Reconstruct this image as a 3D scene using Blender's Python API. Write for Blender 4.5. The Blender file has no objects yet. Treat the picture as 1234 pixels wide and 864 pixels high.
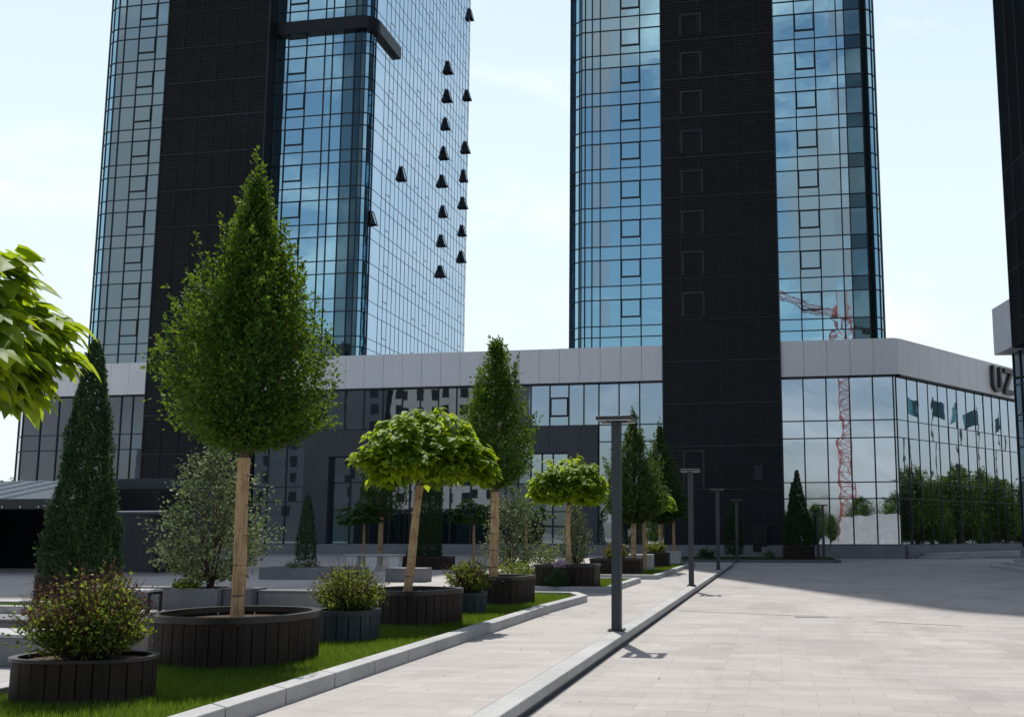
import bpy, math, random
import numpy as np
from mathutils import Vector, Matrix
random.seed(7)
RNG = np.random.default_rng(11)
S = bpy.context.scene
COL = S.collection
R = math.radians

# ------------------------------------------------------------------ helpers
class MB:
    """collects boxes, prisms, tubes and quads; build() links them as ONE mesh object"""
    def __init__(s): s.v = []; s.f = []; s.m = []
    def quad(s, pts, m=0):
        b = len(s.v); s.v += [tuple(p) for p in pts]; s.f.append(tuple(range(b, b+len(pts)))); s.m.append(m)
    def hexa(s, p, m=0):   # 8 points: bottom 4 ccw, top 4 ccw
        b = len(s.v); s.v += [tuple(q) for q in p]
        for f in ((3,2,1,0),(4,5,6,7),(0,1,5,4),(1,2,6,5),(2,3,7,6),(3,0,4,7)):
            s.f.append(tuple(b+i for i in f)); s.m.append(m)
    def box(s, x0, x1, y0, y1, z0, z1, m=0):
        s.hexa([(x0,y0,z0),(x1,y0,z0),(x1,y1,z0),(x0,y1,z0),(x0,y0,z1),(x1,y0,z1),(x1,y1,z1),(x0,y1,z1)], m)
    def bar(s, a, b, w, d, up=(0,0,1), m=0):   # rectangular bar from a to b
        a = Vector(a); b = Vector(b); t = (b-a).normalized(); u = Vector(up)
        x = t.cross(u)
        if x.length < 1e-4: x = t.cross(Vector((1,0,0)))
        x.normalize(); y = x.cross(t).normalized()
        x = x*w/2; y = y*d/2
        s.hexa([a-x-y, a+x-y, b+x-y, b-x-y, a-x+y, a+x+y, b+x+y, b-x+y], m)
    def prism(s, poly, z0, z1, m=0):           # ccw polygon
        b = len(s.v); n = len(poly)
        s.v += [(x,y,z0) for x,y in poly] + [(x,y,z1) for x,y in poly]
        s.f.append(tuple(b+i for i in reversed(range(n)))); s.m.append(m)
        s.f.append(tuple(b+n+i for i in range(n))); s.m.append(m)
        for i in range(n):
            j = (i+1) % n; s.f.append((b+i, b+j, b+n+j, b+n+i)); s.m.append(m)
    def tube(s, pts, rad, n=8, m=0, cap=True):
        pts = [Vector(p) for p in pts]; b = len(s.v)
        for i, p in enumerate(pts):
            t = (pts[min(i+1,len(pts)-1)]-pts[max(i-1,0)]).normalized()
            x = t.cross(Vector((0.12,0.99,0.03)));  x.normalize(); y = t.cross(x)
            for k in range(n):
                a = 2*math.pi*k/n
                s.v.append(tuple(p + x*math.cos(a)*rad[i] + y*math.sin(a)*rad[i]))
        for i in range(len(pts)-1):
            for k in range(n):
                q = (k+1) % n
                s.f.append((b+i*n+k, b+i*n+q, b+(i+1)*n+q, b+(i+1)*n+k)); s.m.append(m)
        if cap:
            s.f.append(tuple(b+(len(pts)-1)*n+k for k in range(n))); s.m.append(m)
            s.f.append(tuple(b+k for k in reversed(range(n)))); s.m.append(m)
    def build(s, name, mats, parent=None, world=False, smooth=False, bevel=0):
        off = ROOT.get(parent.name, (0,0,0)) if (parent and world) else (0,0,0)
        me = bpy.data.meshes.new(name)
        me.from_pydata([(x-off[0], y-off[1], z-off[2]) for x,y,z in s.v], [], s.f)
        if not isinstance(mats, (list,tuple)): mats = [mats]
        for m in mats: me.materials.append(m)
        me.polygons.foreach_set('material_index', s.m)
        if smooth: me.polygons.foreach_set('use_smooth', [True]*len(s.f))
        me.update()
        o = bpy.data.objects.new(name, me); COL.objects.link(o)
        if parent: o.parent = parent; ROOT[o.name] = off
        if bevel:
            bv = o.modifiers.new('bevel', 'BEVEL'); bv.width = bevel; bv.segments = 2; bv.limit_method = 'ANGLE'
        return o
ROOT = {}
def tag(o, label=None, cat=None, group=None, kind=None):
    if label: o['label'] = label
    if cat: o['category'] = cat
    if group: o['group'] = group
    if kind: o['kind'] = kind
    return o
def thing(name, label, cat, loc=(0,0,0), rz=0, group=None):
    o = bpy.data.objects.new(name, None); COL.objects.link(o)
    o.empty_display_size = .3
    o.location = loc; o.rotation_euler = (0,0,rz); ROOT[o.name] = tuple(loc)
    return tag(o, label, cat, group)
def copy_tree(o, parent=None):
    c = o.copy(); COL.objects.link(c)
    if parent: c.parent = parent
    for ch in list(o.children): copy_tree(ch, c)
    return c
def dup(o, loc, rz=0, sc=1, label=None, group=None):
    c = copy_tree(o); c.location = loc; c.rotation_euler = (0,0,rz); c.scale = sc if isinstance(sc,(tuple,list)) else (sc,sc,sc)
    if label: c['label'] = label
    if group: c['group'] = group
    return c

# ------------------------------------------------------------------ materials
def newmat(name):
    m = bpy.data.materials.new(name); m.use_nodes = True
    nt = m.node_tree; nt.nodes.clear()
    out = nt.nodes.new('ShaderNodeOutputMaterial')
    return m, nt, out
def N(nt, t, **kw):
    n = nt.nodes.new(t)
    for k, v in kw.items():
        if k.startswith('i_'): n.inputs[k[2:].replace('_',' ')].default_value = v
        else: setattr(n, k, v)
    return n
def ramp(nt, fac, stops):
    r = nt.nodes.new('ShaderNodeValToRGB'); e = r.color_ramp.elements
    while len(e) < len(stops): e.new(.5)
    for k, (p, c) in enumerate(stops): e[k].position = p; e[k].color = (*c, 1)
    nt.links.new(fac, r.inputs[0]); return r.outputs[0]
def mixc(nt, a, b, fac, mode='MIX'):
    n = nt.nodes.new('ShaderNodeMix'); n.data_type = 'RGBA'; n.blend_type = mode
    for v, i in ((a,6),(b,7)):
        if hasattr(v,'links'): nt.links.new(v, n.inputs[i])
        else: n.inputs[i].default_value = (*v,1)
    if hasattr(fac,'links'): nt.links.new(fac, n.inputs[0])
    else: n.inputs[0].default_value = fac
    return n.outputs[2]
def coords(nt): return nt.nodes.new('ShaderNodeTexCoord').outputs['Object']
def noise(nt, vec, scale, detail=4, rough=.55, dist=0):
    n = N(nt, 'ShaderNodeTexNoise'); n.inputs['Scale'].default_value = scale
    n.inputs['Detail'].default_value = detail; n.inputs['Roughness'].default_value = rough
    n.inputs['Distortion'].default_value = dist
    nt.links.new(vec, n.inputs['Vector']); return n.outputs['Fac']
def stretch(nt, vec, s):
    n = N(nt,'ShaderNodeMapping'); n.inputs['Scale'].default_value = s
    nt.links.new(vec, n.inputs['Vector']); return n.outputs[0]
def bump(nt, h, strength, dist):
    b = N(nt,'ShaderNodeBump'); b.inputs['Strength'].default_value = strength; b.inputs['Distance'].default_value = dist
    nt.links.new(h, b.inputs['Height']); return b.outputs[0]
def principled(nt, out, col, rough=.6, metal=0, spec=.5, normal=None):
    p = N(nt,'ShaderNodeBsdfPrincipled')
    if hasattr(col,'links'): nt.links.new(col, p.inputs['Base Color'])
    else: p.inputs['Base Color'].default_value = (*col,1)
    if hasattr(rough,'links'): nt.links.new(rough, p.inputs['Roughness'])
    else: p.inputs['Roughness'].default_value = rough
    p.inputs['Metallic'].default_value = metal
    p.inputs['Specular IOR Level'].default_value = spec
    if normal is not None: nt.links.new(normal, p.inputs['Normal'])
    nt.links.new(p.outputs[0], out.inputs[0]); return p
def mottled(name, c0, c1, scale, rough=.6, metal=0, spec=.4, fine=None, st=(1,1,1), bmp=0):
    m, nt, out = newmat(name); v = stretch(nt, coords(nt), st)
    f = noise(nt, v, scale, 6, .6)
    c = ramp(nt, f, [(.3,c0),(.7,c1)])
    if fine:
        f2 = noise(nt, v, fine[0], 2, .7)
        c = mixc(nt, c, ramp(nt, f2, [(.3,(0,0,0)),(.7,(1,1,1))]), fine[1], 'OVERLAY')
    nrm = bump(nt, noise(nt, v, (fine[0] if fine else scale*6), 3), bmp, .01) if bmp else None
    principled(nt, out, c, rough, metal, spec, nrm); return m
def glass(name, refl, tint_dark, wav=.12, rough=.015, mix=.12):
    """coated architectural glass: tinted mirror over a dark room"""
    m, nt, out = newmat(name); v = coords(nt)
    h = noise(nt, v, .55, 2, .4)
    nrm = bump(nt, h, wav, .05)
    a = N(nt,'ShaderNodeBsdfPrincipled'); a.inputs['Base Color'].default_value = (*refl,1)
    a.inputs['Metallic'].default_value = 1; a.inputs['Roughness'].default_value = rough
    nt.links.new(nrm, a.inputs['Normal'])
    b = N(nt,'ShaderNodeBsdfPrincipled'); b.inputs['Base Color'].default_value = (*tint_dark,1)
    b.inputs['Roughness'].default_value = .3
    mx = N(nt,'ShaderNodeMixShader'); mx.inputs[0].default_value = mix
    nt.links.new(a.outputs[0], mx.inputs[1]); nt.links.new(b.outputs[0], mx.inputs[2])
    nt.links.new(mx.outputs[0], out.inputs[0]); return m
def leafmat(name, stops, trans, tfac=.35, rough=.6, spec=.12):
    m, nt, out = newmat(name)
    at = N(nt,'ShaderNodeAttribute'); at.attribute_name = 'rnd'
    c = ramp(nt, at.outputs['Fac'], stops)
    p = N(nt,'ShaderNodeBsdfPrincipled'); nt.links.new(c, p.inputs['Base Color'])
    p.inputs['Roughness'].default_value = rough; p.inputs['Specular IOR Level'].default_value = spec
    t = N(nt,'ShaderNodeBsdfTranslucent'); nt.links.new(mixc(nt, c, trans, .6), t.inputs['Color'])
    mx = N(nt,'ShaderNodeMixShader'); mx.inputs[0].default_value = tfac
    nt.links.new(p.outputs[0], mx.inputs[1]); nt.links.new(t.outputs[0], mx.inputs[2])
    nt.links.new(mx.outputs[0], out.inputs[0]); return m
def paving(name, cols, bw, rh, mortar, rotated=False, off=.5):
    m, nt, out = newmat(name); v = coords(nt)
    vm = v
    if rotated:
        mp = N(nt,'ShaderNodeMapping'); mp.inputs['Rotation'].default_value = (0,0,R(90)); nt.links.new(v, mp.inputs['Vector']); vm = mp.outputs[0]
    b = N(nt,'ShaderNodeTexBrick'); nt.links.new(vm, b.inputs['Vector'])
    b.inputs['Scale'].default_value = 1; b.inputs['Brick Width'].default_value = bw; b.inputs['Row Height'].default_value = rh
    b.inputs['Mortar Size'].default_value = mortar; b.inputs['Mortar Smooth'].default_value = .3; b.offset = off
    b.inputs['Color1'].default_value = (*cols[0],1); b.inputs['Color2'].default_value = (*cols[1],1); b.inputs['Mortar'].default_value = (*cols[2],1)
    big = ramp(nt, noise(nt, v, .35, 6, .65, .6), [(.32,(.35,.35,.36)),(.62,(.56,.55,.54))])
    c = mixc(nt, b.outputs['Color'], big, .35, 'OVERLAY')
    streak = ramp(nt, noise(nt, stretch(nt, v, (.5,3.2,1)), 1.2, 5, .7), [(.38,(.42,.42,.43)),(.6,(.53,.53,.52))])
    c = mixc(nt, c, streak, .45, 'OVERLAY')
    stain = ramp(nt, noise(nt, v, 1.7, 8, .75, 1.2), [(.66,(1,1,1)),(.76,(.62,.61,.6))])
    c = mixc(nt, c, stain, .55, 'MULTIPLY')
    blot = ramp(nt, noise(nt, stretch(nt, v, (1,.45,1)), .55, 7, .72, .8), [(.36,(.8,.79,.785)),(.52,(1,1,1))])
    c = mixc(nt, c, blot, .8, 'MULTIPLY')
    grain = ramp(nt, noise(nt, v, 90, 3, .8), [(.3,(.4,.4,.4)),(.7,(.6,.6,.6))])
    c = mixc(nt, c, grain, .35, 'OVERLAY')
    principled(nt, out, c, .75, 0, .3, bump(nt, b.outputs['Fac'], -.3, .004)); return m

M = {}
M['plaza'] = paving('plaza_slabs', ((.365,.346,.33),(.315,.3,.286),(.24,.227,.215)), .72, .36, .005)
M['walk'] = paving('walkway_slabs', ((.365,.347,.331),(.332,.316,.302),(.262,.249,.237)), .72, .36, .004, off=.33)
M['ground'] = mottled('city_ground', (.14,.14,.13), (.22,.21,.19), .08, .9)
M['granite_mid'] = mottled('granite_mid', (.12,.128,.132), (.18,.188,.192), 1.6, .6, 0, .4, (150,.5))
M['granite'] = mottled('granite', (.27,.275,.275), (.38,.383,.38), 1.5, .6, 0, .4, (160,.5))
M['granite_dark'] = mottled('dark_granite', (.085,.09,.095), (.135,.14,.15), 1.8, .55, 0, .4, (140,.45))
M['plinth'] = mottled('plinth_stone', (.16,.165,.17), (.23,.235,.24), .7, .6, 0, .4, (60,.3))
M['concrete'] = mottled('pale_concrete', (.38,.38,.37), (.52,.51,.5), 1.2, .7, 0, .3, (70,.25))
M['soil'] = mottled('soil', (.03,.02,.014), (.11,.08,.058), 26, .95, 0, .1, (90,.6), bmp=.8)
M['brown'] = mottled('brown_slats', (.019,.0135,.0105), (.039,.028,.022), 2.2, .6, 0, .18, (30,.35), st=(6,6,.5))
M['brown_rim'] = mottled('brown_rim', (.015,.012,.0105), (.028,.022,.019), 3, .38, .0, .4)
M['greyplant'] = mottled('grey_slats', (.024,.032,.036), (.04,.05,.056), 2.2, .55, 0, .3, (25,.3), st=(6,6,.5))
M['lamp'] = mottled('lamp_paint', (.028,.036,.042), (.04,.05,.056), 1.2, .42, .2, .5)
M['louvre'] = mottled('black_louvre', (.026,.032,.036), (.038,.045,.05), .25, .5, .15, .35)
M['louvre_back'] = mottled('louvre_recess', (.007,.009,.0105), (.011,.013,.015), .5, .7)
M['seam'] = mottled('louvre_seam', (.022,.027,.031), (.034,.04,.045), .6, .5, .2)
M['louvre_frame'] = mottled('window_frame_behind_louvres', (.017,.021,.025), (.023,.028,.032), .8, .5, .1)
M['mullion'] = mottled('mullion', (.018,.022,.028), (.028,.034,.041), .8, .4, .3)
M['black'] = mottled('black_frame', (.006,.008,.011), (.012,.014,.018), 1, .45, .2)
M['clad'] = mottled('white_cladding', (.75,.765,.775), (.8,.812,.82), .35, .5, 0, .35, (3,.08))
M['clad_gap'] = mottled('cladding_joint', (.2,.21,.22), (.26,.27,.28), 1, .7)
M['greypanel'] = mottled('dark_grey_panels', (.046,.053,.062), (.064,.072,.082), .4, .55, 0, .4, (8,.15))
M['g_front'] = glass('glass_blue', (.44,.72,.8), (.02,.03,.04))
M['g_side'] = glass('glass_side', (.39,.53,.655), (.03,.04,.05), .05, mix=.06)
M['g_spandrel'] = glass('glass_spandrel', (.47,.74,.81), (.03,.045,.06))
M['g_dark'] = glass('glass_dark', (.06,.11,.13), (.006,.012,.016))
M['g_teal'] = glass('glass_teal', (.15,.26,.29), (.012,.03,.032))
M['g_curtain'] = glass('glass_over_curtain', (.46,.7,.76), (.5,.55,.55), .1, .03, .42)
M['g_podium'] = glass('glass_podium', (.47,.54,.62), (.01,.015,.018), .11)
M['g_low'] = glass('glass_low', (.25,.315,.375), (.006,.01,.012), .05)
M['interior'] = mottled('dark_interior', (.006,.007,.008), (.012,.013,.014), .7, .8)
M['roofmetal'] = mottled('seamed_roof', (.06,.068,.08), (.09,.1,.115), .5, .4, .5)
M['rust'] = mottled('rusty_brown', (.08,.035,.02), (.14,.06,.035), 2, .7)
M['whitepaint'] = mottled('white_paint', (.6,.6,.58), (.7,.7,.68), .8, .7)
M['steel'] = mottled('sign_steel', (.03,.032,.036), (.06,.062,.068), 1.5, .4, .4)
M['crane'] = mottled('crane_paint', (.3,.06,.055), (.38,.085,.075), .8, .5)
M['beige'] = mottled('beige_render', (.36,.33,.3), (.42,.385,.35), .3, .8, 0, .2)
M['greyrender'] = mottled('grey_render', (.07,.075,.085), (.1,.105,.115), .3, .8, 0, .2)
M['flag'] = mottled('flag_cloth', (.06,.2,.25), (.09,.27,.32), 1, .8)
M['darkwin'] = glass('flat_window', (.14,.17,.2), (.01,.012,.016), .1)
M['bark'] = mottled('bark', (.05,.038,.028), (.11,.085,.06), 7, .9, 0, .2, (60,.5), st=(1,1,.3), bmp=.7)
M['twig'] = mottled('twigs', (.045,.028,.02), (.09,.055,.04), 12, .85)
def reedmat():
    m, nt, out = newmat('reed_wrap'); v = coords(nt)
    s = noise(nt, stretch(nt, v, (1,1,.035)), 75, 3, .7)
    c = ramp(nt, s, [(.3,(.2,.12,.06)),(.48,(.46,.31,.165)),(.7,(.62,.46,.27))])
    b = ramp(nt, noise(nt, v, 6, 5, .7), [(.42,(1,1,1)),(.72,(.5,.42,.36))])
    c = mixc(nt, c, b, .8, 'MULTIPLY')
    principled(nt, out, c, .8, 0, .2, bump(nt, s, .7, .01)); return m
M['reed'] = reedmat()
M['tie'] = mottled('tie_wire', (.05,.035,.025), (.08,.055,.04), 10, .8)
M['hornbeam'] = leafmat('hornbeam_leaf', [(0,(.012,.036,.009)),(.5,(.026,.074,.013)),(.88,(.065,.135,.018)),(1,(.15,.2,.03))], (.26,.38,.015), .36)
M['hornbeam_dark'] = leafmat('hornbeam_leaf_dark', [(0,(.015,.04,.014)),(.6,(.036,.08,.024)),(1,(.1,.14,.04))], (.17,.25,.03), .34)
M['catalpa'] = leafmat('catalpa_leaf', [(0,(.045,.11,.01)),(.5,(.105,.21,.014)),(1,(.22,.31,.02))], (.56,.68,.02), .54, .5, .2)
M['conifer'] = leafmat('thuja_leaf', [(0,(.014,.038,.018)),(.6,(.036,.08,.032)),(.93,(.07,.12,.045)),(1,(.12,.09,.045))], (.09,.15,.04), .25, .6)
M['bush'] = leafmat('bush_leaf', [(0,(.018,.042,.01)),(.5,(.05,.09,.018)),(.8,(.14,.19,.03)),(1,(.3,.32,.06))], (.32,.38,.03), .42, .5, .2)
M['bushred'] = leafmat('bush_red_leaf', [(0,(.03,.014,.011)),(.5,(.06,.027,.02)),(.85,(.1,.05,.028)),(1,(.2,.085,.04))], (.2,.08,.04), .3)
M['pale'] = leafmat('pale_leaf', [(0,(.03,.055,.02)),(.5,(.07,.11,.04)),(.85,(.15,.19,.09)),(1,(.3,.33,.22))], (.2,.26,.08), .34, .5, .22)
M['grass'] = leafmat('grass_blade', [(0,(.018,.058,.007)),(.5,(.046,.115,.012)),(1,(.16,.2,.035))], (.3,.43,.03), .45, .5, .2)
M['turf'] = mottled('turf', (.012,.03,.006), (.03,.055,.012), 9, .95, 0, .1)
M['petal'] = leafmat('petals', [(0,(.3,.12,.26)),(.5,(.6,.42,.58)),(1,(.78,.72,.76))], (.6,.4,.55), .3)
M['litlamp'] = mottled('white_globe', (.7,.7,.68), (.8,.8,.78), 4, .4)

# ------------------------------------------------------------------ leaves
SH = {
 'diamond': (np.array([[0,0,0],[.28,.45,.07],[0,1,-.06],[-.28,.45,.07]]), [(0,1,2,3)]),
 'needle': (np.array([[-.12,0,0],[.12,0,0],[.09,.6,.06],[0,1,.1],[-.09,.6,.06]]), [(0,1,2,3,4)]),
 'round': (np.array([[0,0,0],[.3,.2,.06],[.36,.6,.06],[0,1,-.08],[-.36,.6,.06],[-.3,.2,.06]]), [(0,1,2,3),(0,3,4,5)]),
 'heart': (np.array([[0,0,0],[.3,-.13,.03],[.5,.12,.08],[.42,.48,.05],[.2,.8,-.08],[0,1.08,-.25],[-.2,.8,-.08],[-.42,.48,.05],[-.5,.12,.08],[-.3,-.13,.03],[0,.5,-.03]]),
           [(0,1,2,3,10),(10,3,4,5),(10,5,6,7),(0,10,7,8,9)]),
 'blade': (np.array([[-.05,0,0],[.05,0,0],[.0,1,.0]]), [(0,1,2)]),
}
def leafobj(name, C, Nn, D, size, shape, mat, parent=None, rnd=None, flag=None):
    T, F = SH[shape]; n = len(C); k = len(T)
    D = D/np.maximum(np.linalg.norm(D,axis=1,keepdims=True),1e-6)
    X = np.cross(D, Nn); X /= np.maximum(np.linalg.norm(X,axis=1,keepdims=True),1e-6)
    Z = np.cross(X, D)
    s = size[:,None,None]
    V = C[:,None,:] + s*(T[None,:,0:1]*X[:,None,:] + T[None,:,1:2]*D[:,None,:] + T[None,:,2:3]*Z[:,None,:])
    V = V.reshape(-1,3)
    me = bpy.data.meshes.new(name)
    me.vertices.add(len(V)); me.vertices.foreach_set('co', V.astype(np.float32).ravel())
    base = (np.arange(n)*k)[:,None]
    flat = np.concatenate([np.array(f) for f in F]); lens = [len(f) for f in F]
    loops = (base + flat[None,:]).ravel()
    me.loops.add(len(loops)); me.loops.foreach_set('vertex_index', loops.astype(np.int32))
    tot = np.tile(np.array(lens), n); st = np.concatenate([[0], np.cumsum(tot)[:-1]])
    me.polygons.add(len(tot)); me.polygons.foreach_set('loop_start', st.astype(np.int32)); me.polygons.foreach_set('loop_total', tot.astype(np.int32))
    me.update(calc_edges=True)
    if rnd is None: rnd = RNG.random(n)
    a = me.attributes.new('rnd','FLOAT','POINT'); a.data.foreach_set('value', np.repeat(np.clip(rnd,0,1),k).astype(np.float32))
    me.materials.append(mat)
    o = bpy.data.objects.new(name, me); COL.objects.link(o)
    if parent: o.parent = parent
    return o
def rv(n): 
    v = RNG.normal(size=(n,3)); return v/np.linalg.norm(v,axis=1,keepdims=True)
def interp(h, prof):
    return np.interp(h, [p[0] for p in prof], [p[1] for p in prof])
def shoots(prof, z0, z1, nsh, lps, up=.5, jit=.05, lump=.12, tmin=.3, seedphase=0):
    """leaf points along shoots that leave the axis and end near an envelope of radius prof(h)"""
    h = RNG.random(nsh)
    w = interp(h, prof); keep = RNG.random(nsh) < np.clip(.25 + w/max(p[1] for p in prof), 0, 1); h = h[keep]; nsh = len(h)
    az = RNG.random(nsh)*2*np.pi
    r = interp(h, prof)
    lob = 1 + lump*(np.sin(az*3+h*9+seedphase)+np.sin(az*5-h*14+1.3+seedphase))/1.6
    r = r*lob*RNG.uniform(.78,1.1,nsh)
    ze = z0+(z1-z0)*h
    E_ = np.stack([r*np.cos(az), r*np.sin(az), ze],1)
    B_ = np.stack([0*r, 0*r, np.maximum(ze-up*r-.1, z0-.05)],1)
    t = RNG.uniform(tmin,1,(nsh,lps))**.75
    P = B_[:,None]*(1-t[...,None]) + E_[:,None]*t[...,None]
    P += RNG.normal(size=P.shape)*jit
    D = np.repeat((E_-B_)[:,None],lps,1); D /= np.linalg.norm(D,axis=2,keepdims=True)
    return P.reshape(-1,3), D.reshape(-1,3), t.ravel(), B_, E_
def twigs(mb, B_, E_, n, r0, r1=.003, m=0):
    for i in RNG.choice(len(B_), min(n,len(B_)), replace=False):
        b = Vector(B_[i]); e = Vector(E_[i]); mid = b.lerp(e,.5)+Vector((0,0,-.04*(e-b).length))
        mb.tube([b,mid,e],[r0,r0*.6,r1],5,m,False)

# ------------------------------------------------------------------ camera
cam = bpy.data.cameras.new('camera'); co = bpy.data.objects.new('camera', cam); COL.objects.link(co)
cam.sensor_width = 36; cam.lens = 1180/1234*36; cam.sensor_fit = 'HORIZONTAL'
cam.shift_x = (617-730)/1234; cam.shift_y = (485-432)/1234
cam.clip_start = .1; cam.clip_end = 6000
co.location = (0,0,1.7); co.rotation_euler = (R(90+7.579),0,R(9.911))
S.camera = co

# ------------------------------------------------------------------ sun and sky
EL, AZ = R(62.5), R(-21.5)     # azimuth measured from +Y, negative to the left
sd = Vector((math.sin(AZ)*math.cos(EL), math.cos(AZ)*math.cos(EL), math.sin(EL)))
sun = bpy.data.lights.new('sun','SUN'); sun.energy = 4.3; sun.angle = R(.5); sun.color = (1,.955,.89)
so = bpy.data.objects.new('sun', sun); COL.objects.link(so); so.rotation_euler = sd.to_track_quat('Z','Y').to_euler()
so.location = (0,0,150)
W = bpy.data.worlds.new('World'); S.world = W; W.use_nodes = True
nt = W.node_tree; nt.nodes.clear()
wo = nt.nodes.new('ShaderNodeOutputWorld'); bg = nt.nodes.new('ShaderNodeBackground'); bg.inputs[1].default_value = .108
sky = nt.nodes.new('ShaderNodeTexSky'); sky.sky_type = 'NISHITA'; sky.sun_disc = False
sky.sun_elevation = EL; sky.sun_rotation = AZ; sky.air_density = 1.15; sky.dust_density = 2.2; sky.ozone_density = 1.0
tc = nt.nodes.new('ShaderNodeTexCoord')
f1 = noise(nt, stretch(nt, tc.outputs['Generated'], (1,1,2.6)), 3.1, 9, .58, .4)
cl = ramp(nt, f1, [(.5,(0,0,0)),(.7,(1,1,1))])
cloudmix = nt.nodes.new('ShaderNodeMix'); cloudmix.data_type = 'RGBA'
mul = nt.nodes.new('ShaderNodeMath'); mul.operation = 'MULTIPLY'; mul.inputs[1].default_value = .55
nt.links.new(cl, mul.inputs[0]); nt.links.new(mul.outputs[0], cloudmix.inputs[0])
nt.links.new(sky.outputs[0], cloudmix.inputs[6]); cloudmix.inputs[7].default_value = (6.6,6.7,7.0,1)

dt = nt.nodes.new('ShaderNodeVectorMath'); dt.operation = 'DOT_PRODUCT'; nt.links.new(tc.outputs['Generated'], dt.inputs[0]); dt.inputs[1].default_value = (math.sin(AZ)*.93, math.cos(AZ)*.93, .37)
dt.inputs[1].default_value = (math.sin(AZ), math.cos(AZ), 0)
mr = nt.nodes.new('ShaderNodeMapRange'); mr.interpolation_type = 'SMOOTHSTEP'; nt.links.new(dt.outputs['Value'], mr.inputs[0])
mr.inputs[1].default_value = -.5; mr.inputs[2].default_value = .8; mr.inputs[3].default_value = .06; mr.inputs[4].default_value = .88
sx = nt.nodes.new('ShaderNodeSeparateXYZ'); nt.links.new(tc.outputs['Generated'], sx.inputs[0])
me_ = nt.nodes.new('ShaderNodeMapRange'); me_.interpolation_type = 'SMOOTHSTEP'; nt.links.new(sx.outputs[2], me_.inputs[0])
me_.inputs[1].default_value = .3; me_.inputs[2].default_value = .85; me_.inputs[3].default_value = 1; me_.inputs[4].default_value = .12
vm = nt.nodes.new('ShaderNodeMath'); vm.operation = 'MULTIPLY'; nt.links.new(mr.outputs[0], vm.inputs[0]); nt.links.new(me_.outputs[0], vm.inputs[1])
gz = ramp(nt, sx.outputs[2], [(0,(1.0,.99,.97)),(.2,(.93,.975,.985)),(.5,(.84,.95,1))])
gz = mixc(nt, gz, (7.6,8.25,8.75), 1.0, 'MULTIPLY')
veil = nt.nodes.new('ShaderNodeMix'); veil.data_type = 'RGBA'; nt.links.new(vm.outputs[0], veil.inputs[0])
nt.links.new(sky.outputs[0], veil.inputs[6]); nt.links.new(gz, veil.inputs[7])
nt.links.new(veil.outputs[2], cloudmix.inputs[6]); cloudmix.inputs[7].default_value = (8.6,8.8,9.0,1); mul.inputs[1].default_value = .7
cur = cloudmix.outputs[2]
fz = noise(nt, tc.outputs['Generated'], 5.5, 8, .6, .5)
for (dx,dy,dz,c0,c1,cc) in ((-.612,-.78,.11,.9885,.998,(2.35,1.95,2.0)), (-.16,-.87,.222,.9978,.9997,(3.3,3.1,3.4)), (.05,-.955,.13,.9984,.9998,(3.2,3.0,3.3))):   # cumulus banks in the southern sky
    ln = math.sqrt(dx*dx+dy*dy+dz*dz)
    nz = nt.nodes.new('ShaderNodeVectorMath'); nz.operation = 'NORMALIZE'; nt.links.new(stretch(nt, tc.outputs['Generated'], (1,1,.42)), nz.inputs[0])
    d2 = nt.nodes.new('ShaderNodeVectorMath'); d2.operation = 'DOT_PRODUCT'; nt.links.new(nz.outputs[0], d2.inputs[0]); d2.inputs[1].default_value = (dx/ln,dy/ln,dz/ln)
    ad = nt.nodes.new('ShaderNodeMath'); ad.operation = 'MULTIPLY_ADD'; nt.links.new(fz, ad.inputs[0]); ad.inputs[1].default_value = (c1-c0)*1.6; nt.links.new(d2.outputs['Value'], ad.inputs[2])
    m2 = nt.nodes.new('ShaderNodeMapRange'); m2.interpolation_type = 'SMOOTHSTEP'; nt.links.new(ad.outputs[0], m2.inputs[0])
    m2.inputs[1].default_value = c0+(c1-c0)*.75; m2.inputs[2].default_value = c1+(c1-c0)*.8; m2.inputs[3].default_value = 0; m2.inputs[4].default_value = .9
    cm = nt.nodes.new('ShaderNodeMix'); cm.data_type = 'RGBA'; nt.links.new(m2.outputs[0], cm.inputs[0]); nt.links.new(cur, cm.inputs[6]); cm.inputs[7].default_value = (*cc,1); cur = cm.outputs[2]
nt.links.new(cur, bg.inputs[0]); nt.links.new(bg.outputs[0], wo.inputs[0])
S.view_settings.view_transform = 'Standard'; S.view_settings.look = 'None'
S.view_settings.exposure = .27; S.view_settings.gamma = 1

# ------------------------------------------------------------------ ground
KX = -2.36
mb = MB(); mb.quad([(-2500,-2500,-.03),(2500,-2500,-.03),(2500,2500,-.03),(-2500,2500,-.03)])
tag(mb.build('ground', M['ground']), kind='structure')
mb = MB(); mb.box(KX-.02, 70, -60, 70, -.025, 0); tag(mb.build('plaza', M['plaza']), kind='structure')
mb = MB(); mb.box(-75, KX-.26, -60, 52.4, -.02, .16)
mb.box(-75, -6.3, 52.4, 70, -.02, .16)
tag(mb.build('walkway', M['walk']), kind='structure')
mb = MB()
y = -8.0
while y < 52.4:
    mb.box(KX-.255, KX, y+.0015, min(y+.9985,52.6), .055, .166); y += 1.0
x = KX-.26
while x > -6.3:
    mb.box(max(x-.99,-6.3), x, 52.4, 52.6, -.02, .168); x -= 1.0
tag(mb.build('kerb', M['granite'], bevel=.012), kind='structure')
mb = MB(); mb.box(KX-.255, KX-.03, -8, 52.4, -.02, .053); tag(mb.build('kerb_footing', M['granite_dark']), kind='structure')
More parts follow.
